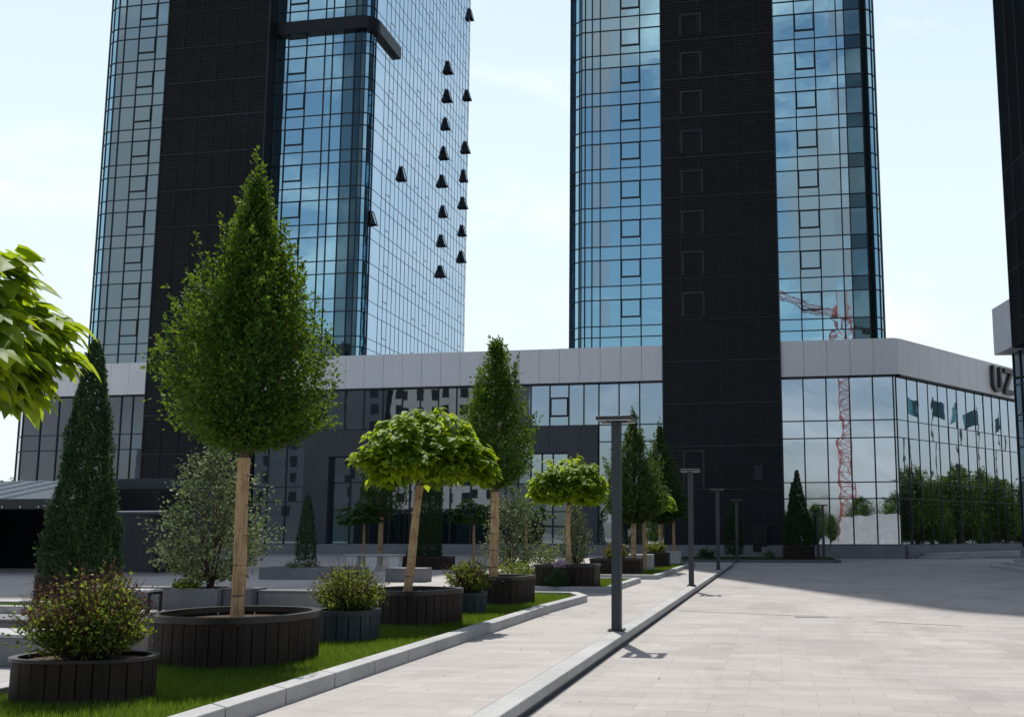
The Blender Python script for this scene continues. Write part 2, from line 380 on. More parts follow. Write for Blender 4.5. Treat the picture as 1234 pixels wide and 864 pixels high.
# drain slot at the foot of the kerb and the pale joint across the plaza
mb = MB(); mb.box(KX-.029, KX+.04, -8, 52.4, .0, .004); tag(mb.build('drain_channel', M['granite_dark']), kind='structure')
mb = MB(); mb.box(-1.6, 3.6, 50.2, 50.5, 0, .004)
tag(mb.build('pale_paving_band', M['concrete']), kind='structure')
mb = MB()
for (a,b) in (((3.6,62),(9.5,28)), ((-2.2,21.9),(-.6,21.4)), ((-.6,21.4),(1.4,20.6)), ((1.8,19.9),(3.3,19.3))):
    mb.bar((a[0],a[1],.0035),(b[0],b[1],.0035),.022,.004)
tag(mb.build('expansion_joints', M['plinth']), kind='structure')
# manhole plates
for (x_,y_,lab) in ((.62,20.9,'flat steel access cover set in the sunlit plaza'),):
    mb = MB(); mb.box(x_-.33,x_+.33,y_-.28,y_+.28,0,.006); mb.box(x_-.28,x_+.28,y_-.23,y_+.23,.006,.009)
    tag(mb.build('access_cover', M['plinth']), lab, 'access cover')

nl = 26; fx = np.concatenate([RNG.uniform(-2.2,4,9), RNG.uniform(-4.35,-2.9,17)]); fy = np.concatenate([RNG.uniform(8,24,9), RNG.uniform(7,24,17)])
fl = leafobj('fallen_leaves', np.stack([fx,fy,np.where(fx>-2.36,.008,.172)],1), np.array([0,0,1.])+rv(nl)*.25, rv(nl)*np.array([1,1,.1]), RNG.uniform(.02,.045,nl), 'round', M['bushred'])
tag(fl, 'scattered dry fallen leaves on the sunlit paving', 'leaves', kind='stuff')
# lawn beds with granite kerbs
def bed(poly, grassd, nm='lawn'):
    kb = MB(); n = len(poly); inner = []
    for i in range(n):
        p0 = Vector(poly[i-1]); p1 = Vector(poly[i]); p2 = Vector(poly[(i+1)%n])
        d1 = (p1-p0).normalized(); d2 = (p2-p1).normalized()
        n1 = Vector((-d1.y,d1.x)); n2 = Vector((-d2.y,d2.x)); b = (n1+n2).normalized()
        inner.append(p1 + b*.22/max(.35,b.dot(n1)))
    for i in range(n):
        j = (i+1)%n; a, b_, c, d = Vector(poly[i]), Vector(poly[j]), inner[j], inner[i]
        L = (b_-a).length; k = max(1,int(L/1.0))
        for q in range(k):
            t0, t1 = q/k+.0008, (q+1)/k-.0008
            P = [a.lerp(b_,t0), a.lerp(b_,t1), d.lerp(c,t1), d.lerp(c,t0)]
            kb.hexa([(p.x,p.y,.15) for p in P]+[(p.x,p.y,.31) for p in P])
    tag(kb.build('lawn_kerb', M['granite'], bevel=.01), kind='structure')
    t = MB(); t.prism([(p.x,p.y) for p in inner], .14, .225); tag(t.build('lawn_soil', M['turf']), kind='structure')
    return inner
def inpoly(P, poly):
    x, y = P[:,0], P[:,1]; ins = np.zeros(len(P),bool); n = len(poly)
    for i in range(n):
        x1,y1 = poly[i-1]; x2,y2 = poly[i]
        c = ((y1>y)!=(y2>y)); 
        with np.errstate(divide='ignore',invalid='ignore'): xi = (x2-x1)*(y-y1)/(y2-y1)+x1
        ins ^= c & (x < xi)
    return ins
GR = []
def grass_on(poly, nblades, bias=0, z=.22):
    xs = [p[0] for p in poly]; ys = [p[1] for p in poly]
    P = np.stack([RNG.uniform(min(xs),max(xs),nblades), min(ys)+(max(ys)-min(ys))*RNG.random(nblades)**(1+bias)],1)
    P = P[inpoly(P,[(p[0],p[1]) for p in poly])]
    GR.append(np.column_stack([P, np.full(len(P),z)]))
b1 = bed([(-4.42,4.5),(-4.42,14.5),(-4.42,19.0),(-4.28,22.1),(-4.75,23.3),(-7.2,23.3),(-7.2,4.5)], 0); grass_on(b1, 150000, .7)
b2 = bed([(-4.3,25.4),(-4.28,30.9),(-7.6,30.9),(-7.6,25.4)], 0); grass_on(b2, 22000)
b3 = bed([(-4.0,33.0),(-3.95,47.5),(-7.6,47.5),(-7.6,33.0)], 0); grass_on(b3, 22000)
b4 = bed([(-13.2,16.9),(-13.2,18.3),(-21.0,18.3),(-21.0,16.9)], 0); grass_on(b4, 14000)
G = np.concatenate(GR); n = len(G)
lean = rv(n)*np.array([.35,.35,.05]); D = np.array([0,0,1.]) + lean
patch = .5+.5*np.sin(G[:,0]*2.1+np.sin(G[:,1]*.9)*1.5)*np.sin(G[:,1]*1.7+.5)
go = leafobj('grass', G, rv(n)*np.array([1,1,.1])+np.array([.01,0,0]), D, RNG.uniform(.035,.075,n)*(1+.25*patch)*np.clip(.8+G[:,1]*.02,.8,1.6), 'blade', M['grass'], rnd=RNG.random(n)*.55+.45*patch**2)
tag(go, kind='stuff', label='short green grass in the kerbed beds under the planters', cat='grass')

# ------------------------------------------------------------------ curtain walls
def curtain(pts, rows, gl, mu, matf, tilt=.004, w=.07, proud=.05, mull=None, hz=True):
    """panes between consecutive plan points (outward = right of travel) and rows of z; gl / mu collect them"""
    for i in range(len(pts)-1):
        a = Vector((*pts[i],0)); b = Vector((*pts[i+1],0)); d = (b-a).normalized(); nrm = Vector((d.y,-d.x,0))
        for j in range(len(rows)-1):
            z0, z1 = rows[j], rows[j+1]
            m = matf(i,j)
            if m is None: continue
            e = [nrm*random.uniform(-tilt,tilt) for _ in range(2)]
            e2 = random.uniform(-tilt,tilt)
            gl.quad([a+Vector((0,0,z0))+e[0], b+Vector((0,0,z0))+e[1], b+Vector((0,0,z1))+e[1]+nrm*e2, a+Vector((0,0,z1))+e[0]+nrm*e2], m)
        if hz:
            for j,z in enumerate(rows):
                if all(matf(i,q) is None for q in (max(j-1,0), min(j,len(rows)-2))): continue
                p0 = a+nrm*(proud/2-.02); p1 = b+nrm*(proud/2-.02)
                mu.bar((p0.x,p0.y,z),(p1.x,p1.y,z),proud+.04,w*.8)
    for i in range(len(pts)):
        if mull and not mull[i]: continue
        a = Vector((*pts[i],0)); 
        d = (Vector((*pts[min(i+1,len(pts)-1)],0))-Vector((*pts[max(i-1,0)],0))).normalized(); nrm = Vector((d.y,-d.x,0))
        ok = [matf(q,j) is not None for q in (max(i-1,0),min(i,len(pts)-2)) for j in range(len(rows)-1)]
        js = [j for j in range(len(rows)-1) if matf(max(i-1,0),j) is not None or matf(min(i,len(pts)-2),j) is not None]
        if not js: continue
        c = a+nrm*(proud/2-.018)
        mu.bar((c.x,c.y,rows[js[0]]),(c.x,c.y,rows[js[-1]+1]),w,proud+.044,up=tuple(nrm))

HT = 99.0
TM = ['g_front','g_spandrel','g_dark','g_teal','g_curtain','g_side']
def arc(cx,cy,r,a0,a1,n):
    return [(cx+r*math.cos(R(a0+(a1-a0)*k/n)), cy+r*math.sin(R(a0+(a1-a0)*k/n))) for k in range(n+1)]
def tower(name, label, x0, x1, left, right, strip, y0=69.1, y1=95.5, r=2.2, rr=1.2, frames=(), sidecols=True, wincols=(), curt=True, notch=None):
    """square glass tower with rounded corners and a black louvred strip down its front"""
    T = thing(name, label, 'tower', ((x0+x1)/2, y0, 0))
    gl, mu = MB(), MB()
    pts = []; mats = []; mul = []
    def add(x,y,m,k=True): pts.append((x,y)); mats.append(m); mul.append(k)
    # left front corner
    for k,(px,py) in enumerate(arc(x0+r,y0+r,r,180,262,5)): add(px,py,['g_teal','g_dark','g_front','g_front','g_front','g_front'][k] if left['teal'] else ['g_spandrel','g_front','g_teal','g_front','g_front','g_front'][k])
    for (x,m,k) in left['cols']: add(x,y0,m,k)
    add(strip[0],y0,None,False); add(strip[1],y0,right['first'])
    for (x,m,k) in right['cols']: add(x,y0,m,k)
    for k,(px,py) in enumerate(arc(x1-rr,y0+rr,rr,275,360,4)): add(px,py,right['corner'][k])
    ns = 25; ys = y0+r
    for k in range(1,ns): add(x1, ys+(y1-r-ys)*k/ns, 'g_side')
    for px,py in arc(x1-r,y1-r,r,0,90,4): add(px,py,'g_side')
    nb = 12
    for k in range(1,nb): add(x1-r-(x1-x0-2*r)*k/nb, y1, 'g_front')
    for px,py in arc(x0+r,y1-r,r,90,180,4): add(px,py,'g_side')
    for k in range(1,ns): add(x0, y1-r-(y1-r-ys)*k/ns, 'g_side')
    add(*pts[0],None)
    rows = [14.8,15.8,16.62]; z = 16.62; fi = [k for k in range(len(mats)-1) if mats[k]=='g_side' and mats[k+1]=='g_side']; s0, s1 = fi[0]+1, fi[-1]
    while z < HT-3: rows += [z+1.96, z+2.99]; z += 2.99
    def mf(i,j):
        m = mats[i]
        if m is None: return None
        spand = (j < 2) or (j >= 2 and j % 2 == 1)
        if m == 'g_curtain' and (spand or not curt or random.random() < .12): m = 'g_spandrel'
        elif m == 'g_front' and spand: m = 'g_spandrel'
        elif m == 'g_dark_t': m = 'g_dark' if spand else 'g_teal'
        return TM.index(m)
    cache = {}
    def mfc(i,j):
        if (i,j) not in cache: cache[(i,j)] = mf(i,j)
        return cache[(i,j)]
    curtain(pts[:s0+1], rows, gl, mu, lambda i,j: mfc(i,j), .0035, .085, .05, mul[:s0+1])
    curtain(pts[s0:], rows, gl, mu, lambda i,j: mfc(i+s0,j), .0035, .062, .012, mul[s0:])
    # short extra transoms scattered on the long side face
    for k in range(0,ns):
        if k % 7 in (2,) or k in (12,19):
            ya = ys+(y1-r-ys)*k/ns; yb = ys+(y1-r-ys)*(k+1)/ns
            for q in range(2,len(rows)-1,2):
                zz = rows[q]+.55
                mu.bar((x1-.01,ya,zz),(x1-.01,yb,zz),.05,.06)
    core = MB(); core.prism([(x0+.5,y0+r),(x0+r,y0+.35),(x1-r,y0+.35),(x1-.5,y0+r),(x1-.5,y1-r),(x1-r,y1-.5),(x0+r,y1-.5),(x0+.5,y1-r)], 14.7, HT-.2)
    core.build('core', M['interior'], T, True)
    g = gl.build('glass_facade', [M[k] for k in TM], T, True)
    mu.build('mullions', M['mullion'], g, True)
    rf = MB(); rf.prism([(x0+.1,y0+r),(x0+r,y0+.1),(x1-r,y0+.1),(x1-.1,y0+r),(x1-.1,y1-r),(x1-r,y1-.1),(x0+r,y1-.1),(x0+.1,y1-r)], HT-.2, HT+.9)
    rf.build('roof', M['greypanel'], T, True)
    # louvred strip
    sx0, sx1 = strip; yf = 67.82
    lb = MB(); lb.box(sx0,sx1,yf+.06,y0+.3,.9,HT+.4); st = lb.build('louvre_strip', M['louvre_back'], T, True)
    lv = MB(); z = .95
    while z < HT:
        lv.hexa([(sx0+.05,yf-.03,z),(sx1-.05,yf-.03,z),(sx1-.05,yf+.055,z+.03),(sx0+.05,yf+.055,z+.03),(sx0+.05,yf-.03,z+.035),(sx1-.05,yf-.03,z+.035),(sx1-.05,yf+.055,z+.105),(sx0+.05,yf+.055,z+.105)])
        z += .165
    lv.build('louvres', M['louvre'], st, True)
    se = MB(); nc = 6
    for k in range(nc+1):
        x = sx0+.02+(sx1-sx0-.04)*k/nc; w = .035 if 0<k<nc else .09
        se.box(x-w,x+w if k else x+.09,yf-.06,yf+.05,.92,HT+.3) if False else se.box(x-w*.5,x+w*.5,yf-.055,yf+.058,.92,HT+.3)
    z = 4.66
    while z < HT: se.box(sx0+.07,sx1-.07,yf-.05,yf+.057,z-.03,z+.03); z += 2.99
    se.build('seams', M['seam'], st, True)
    for (xa,xb,zz,h) in frames:
        fr = MB(); fr.box(xa,xa+.16,yf-.065,yf+.05,zz-h,zz); fr.box(xb-.16,xb,yf-.065,yf+.05,zz-h,zz); fr.box(xa+.16,xb-.16,yf-.065,yf+.05,zz-.14,zz)
        fr.build('louvred_window_frame', M['louvre_frame'], st, True)
    # opening windows with heavy black frames
    for (xa,xb) in wincols:
        z = 16.62
        while z < 44:
            fr = MB(); za, zb = z+.62, z+1.97
            fr.box(xa,xa+.1,y0-.08,y0+.03,za,zb); fr.box(xb-.1,xb,y0-.08,y0+.03,za,zb)
            fr.box(xa+.1,xb-.1,y0-.08,y0+.03,za,za+.1); fr.box(xa+.1,xb-.1,y0-.08,y0+.03,zb-.1,zb)
            f = fr.build('window', M['black'], T, True)
            e = random.uniform(-.003,.003)
            p = MB(); p.quad([(xa+.1,y0-.055+e,za+.1),(xb-.1,y0-.055-e,za+.1),(xb-.1,y0-.055-e,zb-.1),(xa+.1,y0-.055+e,zb-.1)]); p.build('pane', M['g_front'], f, True)
            z += 2.99
    return T
# right tower
tower('glass_tower', 'blue glass tower in the middle right, ringed pale podium at its foot, no windows open', -15.1, 7.75,
    dict(teal=True, cols=[(-13.93,'g_front',True),(-13.11,'g_curtain',True),(-12.49,'g_curtain',True),(-11.75,'g_front',False),(-10.94,'g_front',True),(-9.47,'g_front',True)]),
    dict(first='g_front', cols=[(1.97,'g_front',True),(3.41,'g_front',True),(4.45,'g_curtain',False),(4.96,'g_curtain',True),(5.53,'g_dark_t',True)], corner=['g_teal','g_spandrel','g_front','g_side','g_side']),
    (-7.78,.42), r=1.7,
    frames=[(-6.35,-4.75,z_,1.75) for z_ in (18.6,21.6,24.6,27.6,30.6,33.6,36.6,39.6)]+[(-6.4,-4.9,7.4,2.6)],
    wincols=[(-10.94,-9.47),(1.97,3.41)])
# left tower
TL = tower('glass_tower', 'blue glass tower on the left with rows of tilted open windows on its side face', -55.3, -31.0,
    dict(teal=False, cols=[(-52.9,'g_front',True),(-51.57,'g_front',True),(-50.0,'g_front',True)]),
    dict(first='g_front', cols=[(-38.07,'g_front',True),(-36.49,'g_front',True),(-34.91,'g_front',True),(-34.25,'g_front',True),(-33.3,'g_teal',True),(-32.35,'g_dark',True)], corner=['g_dark','g_spandrel','g_front','g_side','g_side']),
    (-48.05,-39.1), r=2.0, rr=.9, frames=[], wincols=[(-51.57,-50.0),(-38.07,-36.49)], curt=False)
# black ledge wrapping the front right corner of the left tower
led = MB(); ol = [(-39.05,68.7)]+[(p[0],p[1]) for p in arc(-31.9,70.0,1.3,-90,0,6)]+[(-30.6,74.3)]
il = [(-39.05,69.4)]+[(p[0],p[1]) for p in arc(-31.9,70.0,.6,-90,0,6)]+[(-31.3,74.3)]
for k in range(len(ol)-1):
    a,b,c,d = ol[k],ol[k+1],il[k+1],il[k]
    led.hexa([(*a,41.45),(*b,41.45),(*c,41.45),(*d,41.45),(*a,42.5),(*b,42.5),(*c,42.5),(*d,42.5)])
led.build('ledge', M['black'], TL, True)
# tilted open windows on the side face
OPEN = [(93.57, 56.13), (87.21, 47.06), (87.15, 44.11), (93.27, 46.92), (86.86, 41.09), (86.57, 38.02), (93.06, 41.21), (76.13, 32.05), (86.29, 35.08), (92.71, 38.04), (70.13, 26.15), (86.72, 32.18), (92.62, 35.09), (86.44, 29.22), (92.53, 32.09), (86.4, 26.2), (92.43, 29.37)]
for (yy,zz) in OPEN:
    s = MB(); hw, L, o = .32, random.uniform(1.15,1.32), random.uniform(.3,.45); x = -30.96
    zt = zz+.62; zb = zt-math.sqrt(L*L-o*o)
    def sp(u,t): return (x+.05+o*t, yy+u*hw, zt+(zb-zt)*t)
    for (u0,u1,t0,t1) in ((-1,-.82,0,1),(.82,1,0,1),(-.82,.82,0,.09),(-.82,.82,.9,1)):
        P = [sp(u0,t0),sp(u1,t0),sp(u1,t1),sp(u0,t1)]
        s.hexa([(p[0]-.03,p[1],p[2]) for p in P]+[(p[0]+.03,p[1],p[2]) for p in P])
    s.quad([(x+.012,yy-hw,zt),(x+.012,yy+hw,zt),(x+.012,yy+hw,zt-L),(x+.012,yy-hw,zt-L)])  # dark sheet stands in for the unlit opening
    for u in (-1,1): s.quad([sp(u*.97,0),sp(u*.97,1),(x,yy+u*hw*.97,zb)])  # dark side triangles stand in for the shaded gap under the sash
    f = s.build('open_window', M['mullion'], TL, True)
    f['label'] = 'top hung window tilted open'
    p = MB(); p.quad([sp(-.82,.09),sp(.82,.09),sp(.82,.9),sp(-.82,.9)]); p.build('pane', M['g_teal'], f, True)

# ------------------------------------------------------------------ podium
P0 = 68.2
POD = thing('podium_building', 'low glazed podium with a pale panel band joining the two towers', 'building', (-15,P0,0))
PM = ['g_podium','g_low','g_curtain','g_teal']
ZR = [.92,4.0,5.1,8.1,9.3,12.3]
def wall_of_glass(sections, name='glass_facade', parent=None):
    g, m = MB(), MB()
    for a in sections: curtain(a[0], a[1], g, m, *a[2:])
    o = g.build(name, [M[k] for k in PM], parent or POD, True); m.build('mullions', M['mullion'], o, True); return o
xr = [.42,1.9,3.45,5.0,6.55,7.9,8.07]
SX, SY = math.sin(R(36.3)), math.cos(R(36.3))
def sl(s, o=0): return (8.07+SX*s+SY*o, P0+SY*s-SX*o)
wall_of_glass([([(x,P0) for x in xr], ZR, lambda i,j: 0, .006, .09, .06), ([sl(.02+1.44*k) for k in range(19)], ZR, lambda i,j: 1 if j < 2 else 0, .006, .07, .03)])  # slanted wall: dark reflection low down put into the darker glass of lower rows
xm = [-20.34,-18.85,-17.4,-16.0,-14.6,-13.5,-12.41,-10.95,-9.47,-7.78]
xl = [-39.1,-37.7,-36.2,-34.75,-33.2,-31.7,-30.2,-28.7,-27.2,-25.8,-24.4,-23.0,-21.7,-20.34]
wall_of_glass([([(x,P0) for x in xl], ZR, lambda i,j: 1 if (j==4 or i<3) else None, .003, .09, .06), ([(x,P0) for x in xm], ZR, lambda i,j: (0 if i > 1 else 1) if (j==4 or i>=6) else None, .006, .09, .06)])
xk = [-58.9,-57.3,-55.75,-54.4,-53.0,-51.6,-50.3,-49.3,-48.05]
wall_of_glass([([(-61.4,98),(-61.4,92),(-61.4,86),(-61.4,80),(-61.4,75),(-61.2,72.0),(-60.3,69.4)]+[(x,P0) for x in xk], ZR, lambda i,j: (2 if (j==4 and i in (11,)) else 1), .006, .09, .06)])
# one heavy framed opening window
fr = MB(); fr.box(-15.98,-15.86,P0-.1,P0+.02,9.95,11.35); fr.box(-14.74,-14.62,P0-.1,P0+.02,9.95,11.35); fr.box(-15.86,-14.74,P0-.1,P0+.02,9.95,10.07); fr.box(-15.86,-14.74,P0-.1,P0+.02,11.23,11.35)
f = fr.build('window', M['black'], POD, True); p = MB(); p.quad([(-15.86,P0-.06,10.07),(-14.74,P0-.063,10.07),(-14.74,P0-.063,11.23),(-15.86,P0-.06,11.23)]); p.build('pane', M['g_podium'], f, True)
# body and roof
bd = MB(); bd.prism([(-60.9,72.4),(-59.9,69.9),(-58.6,P0+.35),(7.9,P0+.35),(27.3,94.6),(27.3,98),(-60.9,98)], .0, 14.5)
bd.build('wall', M['interior'], POD, True)
rf = MB(); rf.prism([(-60.85,72.4),(-59.9,69.9),(-58.6,P0+.4),(7.9,P0+.4),(27.2,94.7),(27.2,97.9),(-60.8,97.9)], 14.5, 14.6); rf.build('roof', M['plinth'], POD, True)
# cladding band of separate panels
def bands(secs, z0=12.36, z1=14.82, off=.3):
    cb = MB(); zc = (z0+z1)/2
    for a, b, pitch in secs:
        a = Vector((*a,zc)); b = Vector((*b,zc)); d = (b-a); L = d.length; d.normalize(); n = Vector((d.y,-d.x,0)); k = max(1,round(L/pitch))
        cb.bar(tuple(a+n*(off-.2)), tuple(b+n*(off-.2)), .3, z1-z0-.04, m=1)
        for q in range(k):
            cb.bar(tuple(a+d*(L*q/k+.012)+n*(off-.02)), tuple(a+d*(L*(q+1)/k-.012)+n*(off-.02)), .05, z1-z0)
    cb.build('cladding_band', [M['clad'],M['clad_gap']], POD, True)
bands([((-39.08,P0),(-7.8,P0),1.46)]); bands([((.44,P0),(8.215,P0),1.5), (sl(-.145),sl(26.3),1.45)])
bands([((-61.35,72.0),(-60.35,69.35),1.5), ((-60.35,69.35),(-58.95,P0),1.5), ((-58.9,P0),(-48.07,P0),1.5)])
cp = MB()
cp.box(-39.05,-7.82,P0-.28,P0+.4,14.822,14.86); cp.box(.46,8.1,P0-.28,P0+.4,14.822,14.86); cp.box(-58.8,-48.1,P0-.28,P0+.4,14.822,14.86)
a_,b_ = sl(.2,.28),sl(26.2,.28); c_,d_ = sl(26.2,-.4),sl(.2,-.4)
cp.prism([a_,b_,c_,d_],14.822,14.86)
cp.build('coping', M['clad'], POD, True)
sf = MB(); sf.box(-39.05,-7.82,P0-.26,P0+.1,12.25,12.355); sf.box(.46,8.05,P0-.26,P0+.1,12.25,12.355); sf.box(-58.8,-48.1,P0-.26,P0+.1,12.25,12.355)
sf.prism([sl(.25,.26),sl(26.2,.26),sl(26.2,-.1),sl(.25,-.1)],12.25,12.355)
sf.build('soffit_trim', M['black'], POD, True)
# plinth
pl = MB(); pl.box(-58.8,-7.9,67.55,P0+.4,0,.9); pl.box(-7.9,.5,67.45,P0+.5,0,.89); pl.box(.5,8.2,67.65,P0+.4,0,.9)
pl.prism([sl(.05,.5),sl(26,.5),sl(26,-.5),sl(.05,-.5)],0,.895)
pl.box(-7.9,.5,67.35,67.45,0,.45)
pl.build('plinth', M['plinth'], POD, True)
# dark grey entrance walls: portal and long wall with recess
pw = MB()
pw.box(-17.4,-12.45,P0-.35,P0+.3,7.35,9.26); pw.box(-14.62,-12.45,P0-.35,P0+.3,.9,7.345); pw.box(-20.3,-17.405,P0-.35,P0+.3,8.3,9.26)
for x in (-16.0,-13.6): pw.box(x,x+.02,P0-.352,P0-.35,7.36,9.25,1)
pw.box(-14.6,-12.47,P0-.352,P0-.35,4.1,4.12,1); pw.box(-13.6,-13.58,P0-.352,P0-.35,.95,7.3,1)
pw.build('entrance_portal', [M['greypanel'],M['black']], POD, True)
pw = MB()
pw.box(-34.72,-20.345,P0-.25,P0+.3,7.3,9.26); pw.box(-34.72,-32.75,P0-.25,P0+.3,.9,7.295)
for x in (-33.6,-31.6,-29.6,-27.6,-25.6,-23.6): pw.box(x,x+.02,P0-.252,P0-.25,7.31,9.25,1)
pw.box(-34.7,-32.8,P0-.252,P0-.25,4.7,4.72,1)
pw.build('entrance_wall', [M['greypanel'],M['black']], POD, True)
wall_of_glass([([(x,P0+.32) for x in [-32.75]+[-32.75+1.55*k for k in range(1,8)]+[-20.35]],[.92,3.4,5.4,7.3],lambda i,j: 1 if j else 3,.008,.1,.08)],'entrance_glazing')
wall_of_glass([([(x,P0+.32) for x in (-20.3,-19.3,-18.35,-17.42,-16.6,-15.8,-14.62)],[.92,3.2,5.2,7.34,8.3],lambda i,j: (None if (j==3 and i>=3) else (0 if (j==2 and i>=3) else 1)),.008,.1,.08)],'entrance_glazing')
for x in (-27.9,-26.3,-18.9):
    d = MB(); d.box(x-.62,x-.54,P0+.18,P0+.3,.93,3.35); d.box(x+.54,x+.62,P0+.18,P0+.3,.93,3.35); d.box(x-.54,x+.54,P0+.18,P0+.3,3.25,3.35)
    d = d.build('door', M['black'], POD, True); h = MB(); h.tube([(x+.4,P0+.1,1.6),(x+.4,P0+.1,2.5)],[.02,.02],6); h.build('handle', M['steel'], d, True)
# vents on the strip's foot
vt = MB(); vt.box(-1.55,-.95,67.7,67.78,5.3,6.3); vt.build('vent', M['louvre_frame'], POD, True)
vd = MB(); vd.box(-1.7,-.75,67.3,67.75,.46,2.25); d = vd.build('service_door', M['black'], POD, True)
# low step platform at the slanted wall
sp_ = MB(); sp_.prism([sl(1.0,3.2),sl(24,3.2),sl(24,.55),sl(1.0,.55)],0,.2); sp_.prism([sl(1.6,2.7),sl(24,2.7),sl(24,.6),sl(1.6,.6)],.2,.38)
sp_.build('entrance_steps', M['granite'], POD, True)

# sign letters on the band
def letter(poly_list, s0, h, parent):
    mbx = MB()
    for poly in poly_list:
        F = [(*sl(s0+u,.38),12.55+v*1.0) for u,v in poly]; B = [(*sl(s0+u,.62),12.55+v*1.0) for u,v in poly]
        b = len(mbx.v); k = len(poly); mbx.v += F+B
        mbx.f += [tuple(b+i for i in range(k)), tuple(b+k+i for i in reversed(range(k)))]; mbx.m += [0,0]
        for i in range(k):
            j = (i+1)%k; mbx.f.append((b+j,b+i,b+k+i,b+k+j)); mbx.m.append(0)
    return mbx.build('letter', M['steel'], parent, True)
sg = thing('sign', 'dark steel letters UZ standing on the pale band beside the right building', 'sign', (*sl(14.5,.4),12.55))
th_ = .34; w_, h_ = 1.55, 2.05
outer = [(0,h_),(0,.55)]+[(w_/2-(w_/2)*math.cos(R(a)), .55-.55*math.sin(R(a))) for a in range(15,180,15)]+[(w_,.55),(w_,h_),(w_-th_,h_),(w_-th_,.6)]+[(w_/2+(w_/2-th_)*math.cos(R(a)), .6-.28*math.sin(R(a))) for a in range(15,180,15)]+[(th_,.6),(th_,h_)]
# U as a chain of quads for a clean concave outline
no = len(outer)//2
letter([[outer[i],outer[i+1],outer[no*2-2-i],outer[no*2-1-i]] for i in range(no-1)], 13.7, h_, sg)
Zs = [[(0,h_-.36),(0,h_),(1.5,h_),(1.5,h_-.36)], [(0,0),(0,.36),(1.5,.36),(1.5,0)], [(0,.362),(1.06,h_-.362),(1.5,h_-.362),(.44,.362)]]
letter(Zs, 15.75, h_, sg)

# ------------------------------------------------------------------ right hand building with its own tower strip
RB = thing('dark_tower', 'dark louvred tower cut by the right edge, pale band overhanging its glass', 'tower', (14.12,61.2,0), math.atan2(-.99,.148))
# local x runs along the wall towards the camera, local y points to the left of travel (away from plaza is +y)
gl, mu = MB(), MB()
curtain([(30-1.0*k,.75) for k in range(31)],[.9,2.6,4.4,6.2,8.0,9.8,12.4],gl,mu,lambda i,j: 0,.005,.08,.06) if False else None
def rbq(pts): return pts
xs = [1.05*k for k in range(26)]
curtain([(x,.0) for x in xs],[.9,2.9,4.9,6.7,8.6,10.4,12.4],gl,mu,lambda i,j: 0,.005,.09,.06)
bd = MB(); bd.box(0,26,.35,16,0,14.6); bd.build('wall', M['interior'], RB)
g = gl.build('glass_facade', M['g_low'], RB); mu.build('mullions', M['mullion'], g)
en = MB(); en.box(-.12,-.02,.0,16,.9,12.4); en.build('end_wall', M['greypanel'], RB)
bn = MB()
bn.box(-.6,1.0,-.9,.3,12.36,15.2); bn.box(1.02,2.6,-.9,.3,12.36,15.2); bn.box(-.6,-.3,.32,16,12.36,15.2)
bn.build('cladding_band', M['clad'], RB)
st = MB(); st.box(2.62,26,-.95,3,12.2,99); st = st.build('louvre_strip', M['louvre_back'], RB)
lv = MB(); z = 12.25
while z < 99: lv.hexa([(2.66,-1.06,z),(26,-1.06,z),(26,-.955,z+.03),(2.66,-.955,z+.03),(2.66,-1.06,z+.04),(26,-1.06,z+.04),(26,-.955,z+.11),(2.66,-.955,z+.11)]); z += .165
lv.build('louvres', M['louvre'], st)
se = MB()
for k in range(17): se.box(2.63+1.42*k,2.70+1.42*k,-1.09,-.952,12.22,98.9)
z = 13.63
while z < 98: se.box(2.75,26,-1.08,-.953,z-.03,z+.03); z += 2.99
se.build('seams', M['seam'], st)
tb = MB(); tb.box(2.7,26,3.0,22,14.7,99); tb.build('tower_block', M['greypanel'], RB)
pl = MB(); pl.box(-.2,26,-.12,.3,0,.895); pl.build('plinth', M['plinth'], RB)
stp = thing('stairs', 'broad low granite steps at the right edge climbing to the dark tower', 'steps', (10.35,52.0,0), math.atan2(-.995,.02))
s_ = MB()
for k in range(3): s_.box(.0+.25*k,16,.0+.5*k,4-.002*k,.15*k,.15*k+.15)
s_.build('tread', M['granite'], stp, bevel=.012)

# ------------------------------------------------------------------ street lamps
def lamp(label, loc, h=3.36, group='square ringed lamps along the kerb', head=.58):
    L = thing('street_lamp', label, 'street lamp', loc, R(random.uniform(-2,2)), group)
    a = MB(); a.box(-.075,.075,-.075,.075,0,h-.03); a.build('post', M['lamp'], L, bevel=.008)
    b = MB(); b.box(-.13,.13,-.13,.13,0,.012)
    for sx in (-1,1):
        for sy in (-1,1): b.tube([(sx*.1,sy*.1,.01),(sx*.1,sy*.1,.035)],[.012,.012],6)
    b.build('base_plate', M['lamp'], L)
    q = MB(); q.box(-.045,.045,-.0795,-.0755,.45,.75); q.build('hatch', M['lamp'], L)
    c = MB(); w = head/2
    c.box(-w,w,-w,-w+.11,h-.03,h+.035); c.box(-w,w,w-.11,w,h-.03,h+.035); c.box(-w,-w+.11,-w+.112,w-.112,h-.029,h+.034); c.box(w-.11,w,-w+.112,w-.112,h-.029,h+.034)
    c.box(-.11,.11,-w+.111,-.0,h-.028,h+.02); c.box(-.075,.075,-.0,.075,h-.029,h+.02)
    hd = c.build('lamp_head', M['lamp'], L, bevel=.012)
    d = MB(); d.box(-w+.03,w-.03,-w+.02,-w+.085,h-.036,h-.031); d.box(-w+.03,w-.03,w-.085,w-.02,h-.036,h-.031); d.build('diffuser', M['whitepaint'], hd)
    return L
lamp('nearest street lamp, tallest in view, its shadow crossing the kerb onto the plaza', (-2.56,15.67,.17))
lamp('second lamp along the kerb, standing clear before the black louvred strip', (-2.54,29.11,.17))
lamp('third lamp along the kerb, where the plaza shade begins', (-2.52,41.9,.17))
